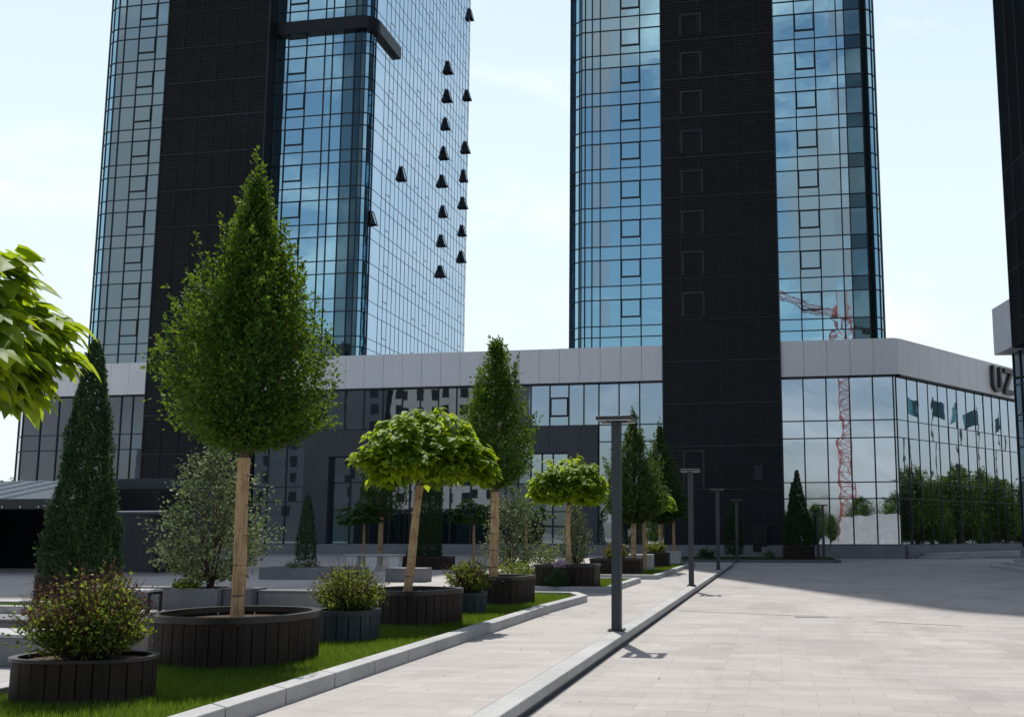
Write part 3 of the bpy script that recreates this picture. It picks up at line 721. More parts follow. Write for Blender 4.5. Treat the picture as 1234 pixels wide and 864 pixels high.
lamp('fourth lamp, smallest on the left of the dark bed edge', (-2.2,53.6,.17), 3.3)
lamp('taller lamp of the pair before the mirrored glass, beside the cone tree', (2.68,61.3,.12), 3.25)
lamp('shorter lamp of the pair standing close against the mirrored glass', (2.55,66.4,.0), 2.9)

# ------------------------------------------------------------------ planters
def outline(a, b, p, n):
    out = []
    for k in range(n):
        t = 2*math.pi*k/n; c, s = math.cos(t), math.sin(t)
        out.append((a*math.copysign(abs(c)**(2/p),c), b*math.copysign(abs(s)**(2/p),s)))
    # resample evenly
    out.append(out[0]); L = [0]
    for i in range(len(out)-1): L.append(L[-1]+math.dist(out[i],out[i+1]))
    res = []
    for k in range(n):
        d = L[-1]*k/n; i = max(j for j in range(len(L)-1) if L[j] <= d+1e-9)
        t = (d-L[i])/max(L[i+1]-L[i],1e-9); res.append((out[i][0]+(out[i+1][0]-out[i][0])*t, out[i][1]+(out[i+1][1]-out[i][1])*t))
    return res
def planter(label, loc, a, b, h, p=2.0, rz=0, mat='brown', rim='brown_rim', slat=.2, name='planter', cat='planter', group=None, rimh=.07, rimw=.09, fill=.1):
    T = thing(name, label, cat, loc, rz, group)
    fine = outline(a,b,p,360); per = sum(math.dist(fine[i],fine[i-1]) for i in range(360)); ns = max(8,round(per/slat))
    bm = MB()
    for k in range(ns):
        i0, i1 = k*360/ns, (k+1)*360/ns
        sub = 4
        for q in range(sub):
            u0 = i0+(i1-i0)*(q/sub)+(.09*360/ns*.5 if q==0 else 0); u1 = i0+(i1-i0)*((q+1)/sub)-(.09*360/ns*.5 if q==sub-1 else 0)
            def pt(u,f): 
                x,y = fine[int(u)%360]; x2,y2 = fine[(int(u)+1)%360]; t = u-int(u); return ((x+(x2-x)*t)*f, (y+(y2-y)*t)*f)
            f = 1-.035/max(a,b)
            P = [pt(u0,1),pt(u1,1),pt(u1,f),pt(u0,f)]
            bm.hexa([(*c,0) for c in P]+[(*c,h-rimh) for c in P])
    bm.build('slats', M[mat], T)
    ib = MB(); f = 1-.04/min(a,b); ib.prism([(x*f,y*f) for x,y in fine[::4]],.0,h-fill-.04); ib.build('liner', M['black'], T)
    so_ = MB(); f = 1-.06/min(a,b); so_.prism([(x*f,y*f) for x,y in fine[::4]],h-fill-.039,h-fill); so_.build('soil', M['soil'], T)
    rm = MB(); fo, fi = 1+.015/min(a,b), 1-rimw/min(a,b); q = fine[::3]; n_ = len(q)
    for k in range(n_):
        c0, c1 = q[k], q[(k+1)%n_]
        P = [(c0[0]*fo,c0[1]*fo),(c1[0]*fo,c1[1]*fo),(c1[0]*fi,c1[1]*fi),(c0[0]*fi,c0[1]*fi)]
        rm.hexa([(*c,h-rimh) for c in P]+[(*c,h) for c in P])
    rm.build('rim', M[rim], T)
    return T
GZ = .21
planter('near low oval brown slatted planter holding the reddish bush, front left', (-6.17,8.1,GZ), .62, .38, .4, 2.3, R(8), slat=.135, rimh=.03, rimw=.03, fill=.035)
planter('big round brown planter with broad rim under the tall teardrop tree', (-6.34,10.91,GZ), .91, .91, .57, 2.3, R(-4), slat=.15)
planter('grey round planter with a leafy bush right of the big tree planter', (-5.93,13.06,GZ), .43, .43, .44, 2.3, 0, 'greyplant','greyplant', .16)
planter('brown planter under the nearest lime green umbrella tree', (-6.0,15.69,GZ), .74, .72, .58, 3.2, R(-20), slat=.15)
planter('small grey planter with a twiggy bush between two brown planters', (-5.71,17.87,GZ), .32, .32, .4, 2.3, 0, 'greyplant','greyplant', .16)
planter('brown slatted planter under the second upright tree', (-5.8,20.3,GZ), .62, .6, .6, 5, R(-10), slat=.15)
planter('brown boxy planter with pink white flowers and a dark ball shrub before it', (-5.69,26.53,GZ), .84, .58, .65, 7, 0, slat=.17)
planter('brown boxy planter with a twiggy bush behind the nearest lamp', (-5.69,34.8,GZ), .9, .6, .6, 7, 0, slat=.17)
planter('farthest small brown planter between two pale concrete seats', (-5.14,42.0,GZ), .55, .5, .68, 6, 0, slat=.17)
planter('brown box planter of the tall dark conifer at left', (-16.35,20.95,.16), .78, .62, .6, 6, R(24), slat=.17)
planter('dark brown box planter under the clipped green column', (-14.9,40.7,.16), 1.1, .7, .55, 6, 0, slat=.2)
planter('dark planter under the cone tree before the mirrored glass', (1.2,61.6,.13), .95, .5, .8, 6, 0, slat=.2)

def trough(name, label, x0,x1,y0,y1,z0,h, mat='granite_mid', cat='planter', soil=True, group=None, t=.08):
    T = thing(name, label, cat, ((x0+x1)/2,(y0+y1)/2,z0)); w, d = (x1-x0)/2, (y1-y0)/2
    b = MB(); b.box(-w,w,-d,-d+t,0,h); b.box(-w,w,d-t,d,0,h); b.box(-w,-w+t,-d+t,d-t,0,h); b.box(w-t,w,-d+t,d-t,0,h)
    n = max(1,int((x1-x0)/.9)); b.build('box', M[mat], T, bevel=.01)
    j = MB()
    for k in range(1,n): j.box(-w+2*w*k/n-.004,-w+2*w*k/n+.004,-d-.002,-d,0.01,h-.01)
    if n > 1: j.build('joints', M['soil'], T)
    s = MB(); s.box(-w+t,w-t,-d+t,d-t,.02,h-.07); s.build('soil', M['soil'], T)
    return T
trough('planter','pale grey granite trough holding the pale shrub behind the big tree', -12.05,-11.0,18.15,19.1,.16,.44)
trough('planter','long grey trough of white flowers in the shade at back left', -17.2,-13.75,30.8,31.9,.16,.4,'plinth')
def slab(name,label,cat,x0,x1,y0,y1,z0,z1,mat='granite_mid',cap=None,rz=0):
    T = thing(name,label,cat,((x0+x1)/2,(y0+y1)/2,z0),rz); w,d,h = (x1-x0)/2,(y1-y0)/2,z1-z0
    b = MB(); ch = .04 if cap else 0
    k = max(1,int((x1-x0)/1.2))
    for q in range(k): b.box(-w+2*w*q/k+.003,-w+2*w*(q+1)/k-.003,-d,d,0,h-ch)
    b.build('body',M[mat],T,bevel=.012)
    if cap:
        c = MB(); c.box(-w-.01,w+.01,-d-.015,d+.015,h-ch,h); c.build('cap',M[cap],T,bevel=.006)
    return T
slab('granite_wall','dark polished granite block wall directly behind the big tree planter','low wall',-10.98,-10.35,18.3,18.9,.16,.6,'granite_dark')
slab('granite_wall','pale granite low wall running behind the grey bush planter','low wall',-10.33,-8.1,18.5,18.95,.16,.56,'granite_mid',cap='granite_dark')
slab('granite_wall','low granite wall with dark cap behind the black legged bench','low wall',-14.2,-12.12,18.5,19.0,.16,.6,'granite_mid',cap='granite_dark')
slab('stone_bench','square granite block seat at the left edge beside the near planter','bench',-10.0,-8.46,10.3,10.95,.16,.53,'granite_mid',cap='granite')
slab('stone_bench','long granite seat behind the reddish bush at left','bench',-11.6,-8.05,11.55,12.15,.16,.58,'granite_mid',cap='granite_dark')
slab('stone_bench','grey stone seat in front of the clipped green column','bench',-12.3,-11.0,29.8,30.5,.16,.6,'granite_mid')
slab('stone_bench','pale concrete seat left of the farthest brown planter','bench',-6.05,-4.95,38.9,39.7,.21,.85,'concrete')
slab('stone_bench','pale concrete seat right of the farthest brown planter','bench',-5.5,-4.55,46.2,46.9,.21,.85,'concrete')
slab('stone_bench','low grey block at the foot of the pale back shrub','bench',-8.6,-7.75,31.4,32.0,.16,.55,'plinth')
slab('planter_block','pale stone block among dark bed plants right of the fourth lamp','stone block',-1.1,.2,65.2,66.0,.13,.8,'plinth')
# metal legged bench
B = thing('metal_bench','thin black legged bench with pale top left of the granite trough','bench',(-12.2,17.3,.16))
b = MB(); b.box(-.75,.45,-.2,.2,.43,.47); b.build('seat',M['concrete'],B)
for x in (-.7,.42):
    b = MB(); b.box(x-.02,x+.02,-.2,-.16,0,.43); b.box(x-.02,x+.02,.16,.2,0,.43); b.box(x-.02,x+.02,-.16,.16,.38,.428); b.build('leg',M['black'],B)
# bench with pale trapezoid supports
B = thing('garden_bench','bench on slanting white supports in the shade behind the umbrella tree','bench',(-16.2,38.2,.16))
b = MB(); b.box(-1.25,1.2,-.25,.25,.62,.68); b.build('seat',M['concrete'],B)
for x in (-.95,-.1,.85):
    b = MB(); b.hexa([(x-.12,-.2,0),(x+.2,-.2,0),(x+.2,.2,0),(x-.12,.2,0),(x-.24,-.2,.61),(x+.24,-.2,.61),(x+.24,.2,.61),(x-.24,.2,.61)]); b.build('leg',M['whitepaint'],B)
# bollard
B = thing('bollard','short black bollard on the shaded paving beside the garage canopy','bollard',(-24.0,35.2,.16))
b = MB(); b.tube([(0,0,0),(0,0,.9)],[.09,.09],14); b.build('post',M['black'],B); b = MB(); b.tube([(0,0,.9),(0,0,.93),(0,0,.96)],[.1,.1,.06],14); b.build('cap',M['steel'],B)

# ------------------------------------------------------------------ garage canopy at left
CN = thing('garage_canopy','low black canopy with pale seamed metal roof at the left edge','canopy',(-30,33,.16))
r_ = MB(); 
r_.hexa([(-44,33,2.86),(-25.6,33,2.8),(-29.2,38,3.85),(-44,38,3.9),(-44,33,2.95),(-25.6,33,2.89),(-29.2,38,3.94),(-44,38,3.99)])
rf = r_.build('roof',M['roofmetal'],CN,True)
sm = MB()
for k in range(15):
    x = -43.6+k*1.0; z = 2.95-.003*k; sm.bar((x,33.0,z+.02),(x,38,z+1.06),.045,.05)
sm.build('roof_seams',M['clad'],rf,True)
ev = MB(); ev.box(-44,-24.55,32.9,32.995,2.6,2.98); ev.box(-24.55,-22.2,32.9,36.2,2.36,2.52); ev.build('eave',M['lamp'],CN,True)
ln = MB(); ln.box(-24.3,-22.2,32.88,32.899,2.47,2.51); ln.build('edge_trim',M['clad'],CN,True)
wl = MB(); wl.box(-44,-26.0,38.6,38.9,.16,3.6); wl.box(-24.9,-24.6,36.0,38.6,.16,3.4); wl.box(-34.2,-34.0,33.3,38.6,.16,2.8); wl.build('wall',M['black'],CN,True)
dk = MB(); dk.hexa([(-26.6,35.6,.16),(-24.0,35.6,.16),(-24.0,35.8,.16),(-26.6,35.8,.16),(-26.6,35.6,2.6),(-23.1,35.6,2.6),(-23.1,35.8,2.6),(-26.6,35.8,2.6)]); dk.build('side_panel',M['greypanel'],CN,True)
rp = MB(); rp.box(-23.95,-23.6,36.0,36.3,.16,2.35); rp.build('post',M['rust'],CN,True)
p2 = MB(); p2.box(-26.9,-26.75,33.2,33.35,.16,2.6); p2.build('post',M['lamp'],CN,True)
bb = MB(); bb.box(-31.5,-26.3,39.5,43,.16,4.1); e = bb.build('stair_block',M['greypanel'],CN,True)
ho = MB(); ho.box(-28.6,-27.2,39.46,39.499,2.85,3.5); ho.build('opening',M['interior'],e,True)
for k in range(6):
    x = -29.0+k*.78; q = MB(); q.tube([(x,32.86,2.63),(x,32.86,2.67),(x,32.86,2.71)],[.015,.035,.015],8); q.build('eave_lamp',M['litlamp'],CN,True)

# dark bed in front of the tower strip
mb = MB(); mb.box(-6.2,3.3,58.2,66.8,-.02,.13); tag(mb.build('planting_bed',M['turf']),kind='structure')
mb = MB(); mb.box(-6.4,3.5,57.95,58.18,-.02,.17); mb.box(3.31,3.5,58.2,66.8,-.02,.165); tag(mb.build('bed_edging',M['granite_dark']),kind='structure')

# ------------------------------------------------------------------ trees
def trunk(parent, z0, z1, r0, r1, lean=(0,0), mat='reed', name='trunk', wrap=True, split=.12):
    d = Vector((lean[0],lean[1],0)); pts = []; rad = []
    n = 9
    for k in range(n):
        t = k/(n-1); pts.append(Vector((0,0,z0+(z1-z0)*t))+d*t+Vector((.008*math.sin(t*7),.008*math.cos(t*5),0))); rad.append(r0+(r1-r0)*t)
    b = MB(); b.tube(pts,[r*.93 for r in rad],12); tr = b.build(name,M['bark'],parent,smooth=True)
    if wrap:
        w = MB(); kk = n-1 if split else n
        # ribbed reed mat
        m_ = 26; base = len(w.v)
        for i in range(kk):
            for k in range(m_):
                a = 2*math.pi*k/m_; rr = rad[i]*(1.0+(.07 if k%2 else 0)+random.uniform(-.015,.015))
                w.v.append(tuple(pts[i]+Vector((rr*math.cos(a),rr*math.sin(a),0))))
        for i in range(kk-1):
            for k in range(m_):
                q=(k+1)%m_; w.f.append((i*m_+k,i*m_+q,(i+1)*m_+q,(i+1)*m_+k)); w.m.append(0)
        wr = w.build('reed_wrap',M['reed'],tr)
        ti = MB()
        for k in range(1,6):
            t = k/6.4; p = pts[0].lerp(pts[-1],t); rr = (r0+(r1-r0)*t)*1.08
            for s in range(16):
                a0,a1 = 2*math.pi*s/16, 2*math.pi*(s+1)/16
                ti.bar(p+Vector((rr*math.cos(a0),rr*math.sin(a0),0)),p+Vector((rr*math.cos(a1),rr*math.sin(a1),0)),.008,.012)
        ti.build('tie',M['tie'],wr)
    return tr
TEAR = [(0,.2),(.034,.58),(.1,.9),(.2,.97),(.315,.9),(.455,.78),(.646,.53),(.787,.27),(.88,.11),(.95,.06),(1,.015)]
def hornbeam(label, loc, ztr, z0, z1, rmax, nsh, lps, leaf, mat='hornbeam', tr=.09, prof=TEAR, wrap=True, jit=.05, lump=.1, ph=0, group=None):
    global RNG; RNG = np.random.default_rng(int(ph*100)+9)
    T = thing('upright_tree', label, 'tree', loc, ph, group)
    P, D, t, B_, E_ = shoots([(a,b*rmax) for a,b in prof], z0, z1, nsh, lps, .75, jit, lump, .22, ph)
    # upright side shoots that break the outline
    ns = nsh//9; pick = RNG.choice(len(E_), ns); L_ = RNG.uniform(.12,.5,ns)*rmax; tt = RNG.random((ns,26))
    base = E_[pick]*np.array([.93,.93,1]); dv = np.stack([E_[pick][:,0]*.35/rmax, E_[pick][:,1]*.35/rmax, np.ones(ns)],1)
    P2 = (base[:,None]+dv[:,None]*(L_[:,None]*tt)[...,None]+RNG.normal(size=(ns,26,3))*(.05*rmax*(1.1-tt))[...,None]).reshape(-1,3)
    P = np.concatenate([P,P2]); D = np.concatenate([D,np.repeat(dv,26,0)]); t = np.concatenate([t,tt.ravel()])
    n = len(P)
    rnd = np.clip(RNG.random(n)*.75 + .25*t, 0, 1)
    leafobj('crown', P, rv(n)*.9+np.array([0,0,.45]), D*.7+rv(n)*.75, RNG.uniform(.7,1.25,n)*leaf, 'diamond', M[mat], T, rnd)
    k = trunk(T, ztr, z0+.12, tr, tr*.88, wrap=wrap)
    br = MB(); br.tube([(0,0,z0),(0.01,0,z0+(z1-z0)*.5),(0,0,z0+(z1-z0)*.9)],[tr*.8,tr*.4,.01],8); twigs(br, B_, E_, 90, .014)
    br.build('branch', M['bark'], k)
    return T
hornbeam('tallest tree, teardrop crown on a reed wrapped trunk in the big round planter', (-6.34,10.9,GZ), .4, 2.55, 5.85, 1.0, 2200, 23, .058, tr=.075, lump=.19, jit=.042, ph=.6)
hornbeam('second upright tree with narrow pointed top behind the umbrella tree', (-5.9,20.1,GZ), .45, 2.5, 5.6, .84, 1250, 17, .066, 'hornbeam', tr=.09, lump=.2, ph=2.2,
    prof=[(0,.15),(.05,.6),(.12,.9),(.2,1),(.35,.9),(.5,.72),(.65,.55),(.78,.42),(.87,.24),(.93,.12),(.97,.1),(1,.02)])
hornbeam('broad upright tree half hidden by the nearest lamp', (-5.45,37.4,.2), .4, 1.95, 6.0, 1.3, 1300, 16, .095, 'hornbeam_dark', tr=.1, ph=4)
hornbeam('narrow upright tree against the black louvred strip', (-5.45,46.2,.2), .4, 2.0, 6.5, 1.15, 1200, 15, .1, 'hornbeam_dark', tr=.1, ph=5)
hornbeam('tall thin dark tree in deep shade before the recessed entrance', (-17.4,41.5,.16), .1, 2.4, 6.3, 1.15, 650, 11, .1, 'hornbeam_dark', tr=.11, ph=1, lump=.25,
    prof=[(0,.5),(.1,.95),(.25,.75),(.4,1.),(.55,.6),(.7,.55),(.85,.3),(1,.05)])

def catalpa(label, loc, ztr, zc, rx, rz, n, leaf, tr=.08, lean=(0,0), mat='catalpa', seed=0, group='umbrella trees'):
    global RNG; RNG = np.random.default_rng(int(seed*100)+5)
    T = thing('umbrella_tree', label, 'tree', loc, 0, group)
    nr = n//15; az = RNG.random(nr)*2*np.pi; cz = RNG.uniform(-.6,1,nr); sr = np.sqrt(1-cz**2)
    lob = 1+.1*np.sin(3*az+seed)+.08*np.sin(5*az+2*seed+cz*3)
    f = RNG.choice([.5,.72,.88,1.0],nr,p=[.12,.18,.3,.4])*RNG.uniform(.93,1.05,nr)*lob
    Q = np.stack([rx*f*sr*np.cos(az)*.93, rx*f*sr*np.sin(az)*.93, zc + rz*f*np.where(cz>0,cz,cz*.7) - .08*rz*sr**2],1)
    ro = np.stack([np.cos(az),np.sin(az),0*az],1)
    m_ = 15; a2 = az[:,None] + RNG.normal(0,1.25,(nr,m_)); rad = RNG.uniform(.1,1.0,(nr,m_))*leaf*1.25
    dr = np.stack([np.cos(a2),np.sin(a2),np.zeros_like(a2)],2)
    P = (Q[:,None] + dr*rad[...,None] + np.stack([0*a2,0*a2,-.35*rad+RNG.normal(0,.035,(nr,m_))],2)).reshape(-1,3)
    P[:,0] += lean[0]; P[:,1] += lean[1]
    droop = np.repeat((.3+.55*np.clip(-cz+.1,0,1))[:,None],m_,1).ravel(); n = len(P)
    D = dr.reshape(-1,3) + rv(n)*.28 + np.array([0,0,-1.])*droop[:,None]
    Nn = np.array([0,0,1.]) + rv(n)*.3 + .2*np.repeat(ro,m_,0)
    leafobj('crown', P, Nn, D, RNG.uniform(.6,1.2,n)*leaf, 'heart', M[mat], T, np.clip(RNG.random(n)*.6+.4*np.repeat(np.clip(cz,0,1)*f,m_),0,1))  # crown shading put into leaf colour: upper outer leaves lighter, undersides darker
    k = trunk(T, ztr, zc-.3*rz, tr, tr*.8, lean)
    br = MB(); top = Vector((lean[0],lean[1],zc-.35*rz))
    for q in range(16):
        a = 2*math.pi*q/16+.3; e = Vector((lean[0]+rx*.72*math.cos(a),lean[1]+rx*.72*math.sin(a),zc+rz*(.25 if q%2 else .0)))
        br.tube([top,top.lerp(e,.5)+Vector((0,0,.1)),e],[.03,.018,.006],5)
    br.build('branch', M['bark'], k)
    return T
catalpa('nearest complete lime green umbrella tree with leaning trunk', (-6.08,15.66,GZ), .45, 2.76, 1.05, .74, 5600, .13, .07, (.2,.04), seed=1)
catalpa('umbrella tree cut by the left edge, big bright leaves', (-4.3,3.66,.16), .1, 2.5, 1.0, .5, 7000, .12, .075, seed=2.2)
catalpa('umbrella tree in the boxy planter with pink white flowers', (-5.66,26.46,GZ), .5, 2.72, 1.0, .76, 5000, .125, .065, seed=3.1)
catalpa('bright small umbrella tree between the nearest lamp and the louvred strip', (-5.2,38.6,.2), .1, 2.72, 1.2, .66, 1800, .17, .08, seed=4.4)
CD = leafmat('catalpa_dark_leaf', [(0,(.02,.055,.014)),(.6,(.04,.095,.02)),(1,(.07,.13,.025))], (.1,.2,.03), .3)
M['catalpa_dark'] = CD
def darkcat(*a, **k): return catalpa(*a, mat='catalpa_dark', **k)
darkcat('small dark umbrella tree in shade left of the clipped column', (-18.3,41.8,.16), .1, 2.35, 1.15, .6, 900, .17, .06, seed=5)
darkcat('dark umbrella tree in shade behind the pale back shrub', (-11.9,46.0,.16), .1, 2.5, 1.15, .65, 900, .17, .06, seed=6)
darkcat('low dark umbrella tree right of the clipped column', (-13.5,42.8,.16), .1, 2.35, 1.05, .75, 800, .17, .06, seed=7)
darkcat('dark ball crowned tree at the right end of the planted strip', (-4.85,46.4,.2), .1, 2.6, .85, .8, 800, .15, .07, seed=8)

def conifer(label, loc, z0, z1, prof, n, leaf, mat='conifer', name='conifer_tree', cat='tree', trunkr=.06, lump=.14, ph=0):
    T = thing(name, label, cat, loc)
    h = RNG.random(int(n*1.7)); r = interp(h, prof); keep = RNG.random(len(h)) < .12+r/max(p[1] for p in prof); h = h[keep]; r = r[keep]; n = len(h)
    az = RNG.random(n)*2*np.pi
    lob = 1+lump*(np.sin(az*4+h*17+ph)+np.sin(az*7-h*23+ph))*.7
    f = np.clip(1-np.abs(RNG.normal(0,.16,n)),.2,1)*RNG.uniform(.94,1.06,n)
    r = r*lob*f
    P = np.stack([r*np.cos(az), r*np.sin(az), z0+(z1-z0)*h],1)
    out = np.stack([np.cos(az),np.sin(az),0*az],1)
    D = out*.7+np.array([0,0,.75])+rv(n)*.5
    leafobj('crown', P, out+rv(n)*.6, D, RNG.uniform(.7,1.3,n)*leaf, 'diamond', M[mat], T, RNG.random(n)*.95)
    b = MB(); b.tube([(0,0,0),(0,0,z0+(z1-z0)*.8)],[trunkr,trunkr*.3],8); b.build('trunk', M['bark'], T)
    return T
conifer('tall dark conifer cone at left in the brown box planter', (-16.3,21.0,.16), .5, 6.15, [(0,.86),(.07,.88),(.2,.72),(.35,.6),(.62,.42),(.85,.25),(.95,.14),(1,.03)], 20000, .085, ph=1)
conifer('slim small conifer cone in deep shade left of the long trough', (-17.95,35.6,.16), .3, 3.0, [(0,.36),(.2,.38),(.6,.26),(.9,.12),(1,.02)], 3000, .07)
conifer('clipped green column shrub in the dark brown box planter', (-14.95,40.8,.16), .5, 3.75, [(0,.55),(.05,.6),(.93,.58),(1,.45)], 7500, .075, name='clipped_column', cat='shrub', lump=.03)
conifer('conifer cone in a dark planter before the mirrored glass', (1.2,61.6,.13), .75, 5.35, [(0,.8),(.06,1.0),(.25,.85),(.5,.52),(.75,.27),(.9,.12),(1,.03)], 7000, .12, ph=3)
conifer('slender dark cone against the foot of the black louvred strip', (-2.75,62.5,.13), .2, 3.5, [(0,.5),(.3,.55),(.7,.38),(1,.05)], 3000, .1)

def bush(label, loc, rx, ry, h, n, leaf, mats=(('bush',1.0),), twign=60, z0=0., upper=None, name='bush', shape='round', flowers=0, lump=.16):
    T = thing(name, label, 'bush', loc, R(random.uniform(0,90)))
    k = 0
    for mt, frac in mats:
        m_ = int(n*frac); ns = max(20,m_//9)
        az = RNG.random(ns)*2*np.pi; el = np.arcsin(RNG.uniform(-.25,1,ns))
        if upper and mt == upper: el = np.arcsin(RNG.uniform(.25,1,ns))
        lob = 1+lump*(np.sin(az*3+loc[0]*3)+np.sin(az*5+el*6+loc[1]))/1.5
        f = RNG.uniform(.7,1.05,ns)*lob
        if upper and mt == upper: f = RNG.uniform(.9,1.22,ns)*lob
        E_ = np.stack([rx*f*np.cos(el)*np.cos(az), ry*f*np.cos(el)*np.sin(az), z0+h*.42+h*.56*f*np.sin(el)],1)
        B_ = np.stack([RNG.normal(0,.06,ns)*rx, RNG.normal(0,.06,ns)*ry, np.full(ns,z0)],1)
        t = RNG.uniform(.5,1.0,(ns,9))
        P = (B_[:,None]*(1-t[...,None])+E_[:,None]*t[...,None]+RNG.normal(size=(ns,9,3))*.045*max(rx,.5)).reshape(-1,3)
        D = np.repeat((E_-B_)[:,None],9,1).reshape(-1,3); D /= np.linalg.norm(D,axis=1,keepdims=True); q = len(P)
        leafobj('foliage', P, rv(q)+np.array([0,0,.5]), D*.5+rv(q), RNG.uniform(.6,1.3,q)*leaf*(.75 if mt=='bushred' else 1), shape, M[mt], T, RNG.random(q))
        if k == 0 or mt == upper:
            b = MB(); twigs(b, B_, E_*np.array([1.04,1.04,1.05]), twign, .009, .002); b.build('twigs', M['twig'], T)
        k += 1
    if flowers:
        q = flowers; az = RNG.random(q)*2*np.pi; el = np.arcsin(RNG.uniform(.1,1,q))
        P = np.stack([rx*np.cos(el)*np.cos(az), ry*np.cos(el)*np.sin(az), z0+h*.42+h*.56*np.sin(el)],1)
        leafobj('flower', P, rv(q), rv(q), np.full(q,leaf*1.1), 'round', M['petal'], T, RNG.uniform(.7,1,q))
    return T
bush('reddish green bush in the near oval planter', (-6.12,8.1,GZ+.3), .56, .5, .82, 8500, .036, (('bush',.8),('bushred',.34)), 150, upper='bushred', lump=.2)
bush('green bush with dark red twigs in the grey round planter', (-5.93,13.06,GZ+.33), .5, .48, .74, 4600, .036, (('bush',.88),('bushred',.14)), 90, upper='bushred')
bush('twiggy bush in the small grey planter', (-5.74,17.87,GZ+.33), .45, .45, .7, 2800, .042, (('bush',.8),('bushred',.22)), 70, upper='bushred')
bush('dry brownish bush in the boxy planter behind the nearest lamp', (-5.69,34.8,GZ+.5), .8, .5, .7, 1500, .07, (('bushred',.6),('bush',.4)), 80)
bush('small green bush in the farthest brown planter', (-5.14,42.0,GZ+.58), .5, .45, .6, 900, .07)
bush('dark ball shrub on the grass before the flower planter', (-5.75,25.62,GZ), .38, .3, .6, 3200, .04, (('conifer',1.0),), 10, lump=.04)
bush('dome of pink white flowers on the boxy planter rim', (-5.8,26.1,GZ+.55), .27, .22, .24, 900, .04, (('petal',1.0),), 5, lump=.05)
bush('low yellow green bush in the pale granite trough', (-11.85,18.42,.53), .3, .3, .25, 900, .045, (('bush',1.0),), 10)
bush('white flowering low plants in the long grey trough', (-15.9,31.3,.5), .75, .35, .28, 900, .05, (('pale',1.0),), 12, flowers=60)
bush('small green bush in shade under the thin dark tree', (-16.2,42.6,.16), .6, .5, .95, 800, .07, (('conifer',1.0),), 12)
bush('round dark shrub between the second lamp and the louvred strip', (-4.3,60.5,.13), .6, .5, .75, 900, .08, (('conifer',1.0),), 8, lump=.05)
bush('round grey green shrub in the dark bed left of the cone tree', (-.55,60.2,.13), .45, .4, .6, 700, .07, (('pale',1.0),), 8, lump=.05)
bush('yellow green bush at the foot of the second upright tree', (-8.3,30.9,.16), 1.0, .5, .75, 1200, .06, (('bush',1.0),), 20)
bush('loose bush on the ground behind the flower planter tree', (-8.9,37.6,.16), .8, .6, 1.25, 900, .07, (('pale',.6),('bush',.5)), 30)

def shrub(label, loc, h, prof, nsh, lps, leaf, mat='pale', spread=1.0, ph=0):
    T = thing('tall_shrub', label, 'shrub', loc)
    P, D, t, B_, E_ = shoots([(a,b*spread) for a,b in prof], .25, h, nsh, lps, 1.35, .05, .2, .35, ph)
    P[:,2] = np.maximum(P[:,2],.12); n = len(P)
    leafobj('crown', P, rv(n)+np.array([0,0,.4]), D*.5+rv(n), RNG.uniform(.6,1.3,n)*leaf, 'round', M[mat], T, RNG.random(n))
    b = MB()
    for q in range(7):
        a = q*.9; b.tube([(0.03*math.cos(a),.03*math.sin(a),0),(.2*math.cos(a)*spread,.2*math.sin(a)*spread,h*.45),(.35*math.cos(a)*spread,.35*math.sin(a)*spread,h*.85)],[.025,.015,.004],6)
    twigs(b, B_, E_, 110, .008, .002); b.build('stem', M['twig'], T)
    return T
SP = [(0,.35),(.1,.75),(.2,1.0),(.35,1.05),(.5,.9),(.65,.75),(.8,.55),(.9,.35),(1,.1)]
shrub('pale leaved loose shrub tree behind the tall trunk', (-11.5,18.7,.5), 3.15, SP, 480, 16, .066, spread=1.25, ph=1)
shrub('silvery loose shrub behind the second upright tree', (-9.9,36.2,.16), 3.3, SP, 380, 15, .075, spread=1.3, ph=2)
shrub('silvery narrow shrub behind the trunk in the flower planter', (-8.5,41.0,.16), 2.8, SP, 200, 14, .08, spread=.75, ph=3)

# ------------------------------------------------------------------ what stands behind and beside the camera (seen in the glass)
def street_tree(label, loc, h, r, n=5200, leaf=.3, group=None):
    T = thing('street_tree', label, 'tree', loc, 0, group)
    prof = [(0,.3),(.15,.8),(.35,1),(.6,.9),(.8,.65),(1,.15)]
    P, D, t, B_, E_ = shoots([(a,b*r) for a,b in prof], h*.12, h, 620, 18, .9, .25, .25, .3, loc[0])
    m_ = len(P); leafobj('crown', P, rv(m_)+np.array([0,0,.5]), D*.5+rv(m_), RNG.uniform(.6,1.3,m_)*leaf, 'diamond', M['hornbeam'], T)
    b = MB(); b.tube([(0,0,0),(.1,0,h*.4),(0,.1,h*.8)],[.2,.14,.04],8); twigs(b,B_,E_,40,.05,.01); b.build('trunk', M['bark'], T); return T
t0 = street_tree('street tree beyond the right building, first of the row', (46,87,0), 8.6, 3.0, group='street trees beyond the plaza')
k = 0
for (x,y,s) in ((49.5,93.5,1.05),(52,100,.92),(55,107,1.1),(58,115,1),(50,80,1.15),(54,88,.9),(61,124,1.05),(66,134,1.1),(53,84,.8),(57,95,.95),(61,103,1.1),(64,112,.9),(70,126,1.1),(75,140,1.2),(47,90,.55),(51,97,.5),(54,104,.6),(0,-40,.7),(6,-44,.8),(-6,-42,.65),(-14,-40,.75),(-22,-41,.7),(14,-36,1.0),(20,-33,1.15),(27,-38,.95),(34,-34,1.1),(9,-40,.6),(41,-37,1.05)):
    dup(t0,(x,y,0),k*.8,s,'street tree outside the plaza, its crown mirrored in the podium glass'); k += 1
t0['label'] = 'street tree outside the plaza, its crown mirrored in the podium glass'
ft = dup(t0,(-81,95,0),1,(.95,.95,.95),'distant yellowish tree past the left end of the podium','distant trees at far left'); 
dup(t0,(-95,99,0),2,1.1,'distant tree farthest left beyond the canopy roof','distant trees at far left')
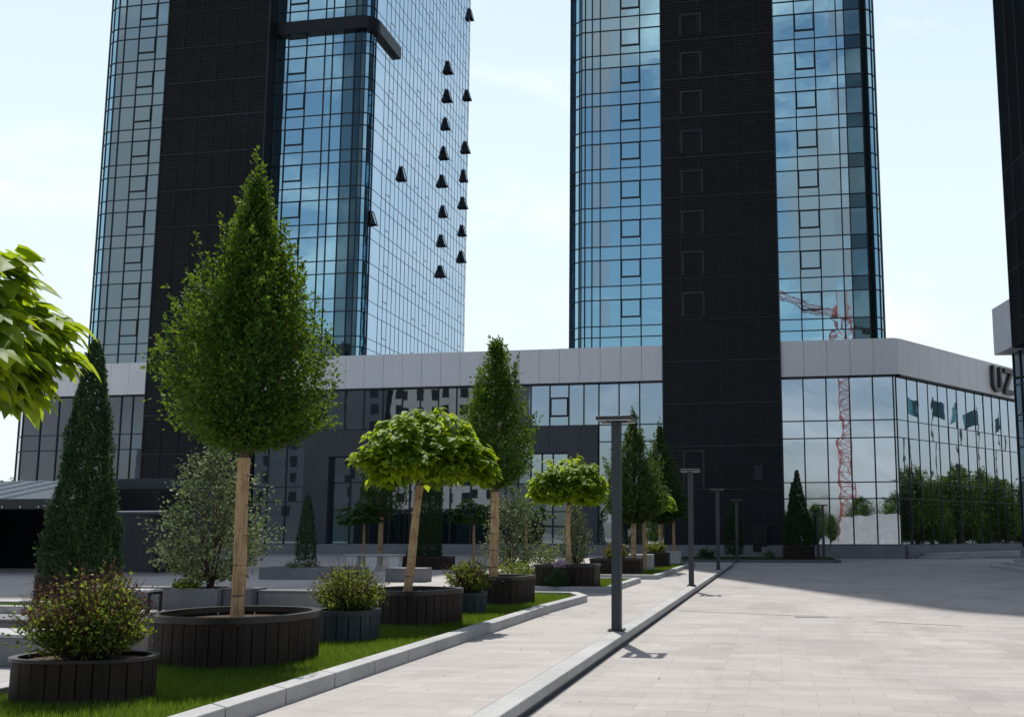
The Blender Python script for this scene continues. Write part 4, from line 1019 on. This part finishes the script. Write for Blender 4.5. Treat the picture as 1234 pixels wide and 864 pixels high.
for k in range(6):
    F = thing('flagpole','flagpole with plain teal flag beyond the right building, mirrored in the slanted glass','flagpole',(34+3.1*k,78+4.2*k,0),k*1.3,'flagpoles mirrored in the slanted glass')
    b = MB(); b.tube([(0,0,0),(0,0,15.5)],[.08,.05],8); b.build('pole',M['steel'],F)
    b = MB(); nn = 8
    for q in range(nn):
        def fp(t,z): return (.06+1.3*t, .2*math.sin(t*6+k)*t, z-.5*t)
        t0_,t1_ = q/nn,(q+1)/nn; b.quad([fp(t0_,13.5),fp(t1_,13.5),fp(t1_,15.2),fp(t0_,15.2)])
    b.build('flag',M['flag'],F)
H = thing('hoarding','white site hoarding standing behind the viewpoint','hoarding',(13.6,-14,0))
b = MB()
for k in range(4): b.box(-4.3+2.1*k,-2.22+2.1*k,0,.08,0,4.3)
b.build('panel',M['concrete'],H)
for k in range(4):
    b = MB(); b.box(-3.3+2.1*k-.05,-3.3+2.1*k+.05,-.2,-.01,0,4.2); b.build('post',M['steel'],H)
CR = thing('tower_crane','red lattice tower crane behind the viewpoint','crane',(13.4,-60,0))
b = MB(); w = 1.25; z = 0
for sx in (-w,w):
    for sy in (-w,w): b.bar((sx,sy,0),(sx,sy,44),.2,.2)
while z < 43.5:
    for (a,c) in (((-w,-w),(w,-w)),((w,-w),(w,w)),((w,w),(-w,w)),((-w,w),(-w,-w))):
        b.bar((*a,z),(*c,z+1.9),.12,.12); b.bar((*a,z+1.9),(*c,z+1.9),.1,.1); b.bar((*c,z),(*a,z+1.9),.09,.09)
    z += 1.9
b.build('mast',M['crane'],CR)
b = MB(); d = Vector((-.55,.83,0)).normalized(); s_ = Vector((-d.y,d.x,0))
def jp(t,o,z): p = d*t+s_*o; return (p.x,p.y,z)
for o in (-.6,.6): b.bar(jp(-12,o,44.2),jp(34,o,44.2),.16,.16)
b.bar(jp(-12,0,45.6),jp(34,0,45.4),.16,.16)
t = -12
while t < 34:
    for o in (-.6,.6): b.bar(jp(t,o,44.2),jp(t+.9,0,45.6),.09,.09); b.bar(jp(t+.9,0,45.6),jp(t+1.8,o,44.2),.09,.09)
    t += 1.8
b.build('jib',M['crane'],CR)
b = MB(); b.bar(jp(-12,0,43.2),jp(-9,0,43.2),1.6,2.4); b.build('counterweight',M['plinth'],CR)
b = MB(); b.box(-.8,.8,-.8,.8,44,46.4); b.bar((0,0,46.4),(0,0,49.5),.5,.5); b.build('cab',M['crane'],CR)
def block(label, loc, w, h, mat, cols, rows, z0):
    AB = thing('apartment_building', label, 'building', loc)
    b = MB(); b.box(-w,w,-14,0,0,h); b.build('wall',M[mat],AB)
    b = MB(); b.box(-w-.3,w+.3,-14.3,.3,h,h+.7); b.build('roof',M['greypanel'],AB)
    w0 = None
    for i in range(cols):
        for j in range(rows):
            x = -w+w*2*(i+.5)/cols; z = z0+j*3.3
            if w0 is None:
                q = MB(); q.box(-.8,.8,-.05,.04,0,1.9); q.box(-.03,.03,.04,.07,0,1.9); w0 = q.build('window',M['black'],AB); w0.location = (x,0,z)
            else:
                c = w0.copy(); COL.objects.link(c); c.location = (x,0,z)
block('beige rendered apartment block behind the viewpoint', (-61.5,-42,0), 11.5, 46, 'beige', 7, 12, 4.2)
block('dark grey apartment block behind the viewpoint', (-101,-44,0), 26, 40, 'greyrender', 9, 10, 5.0)
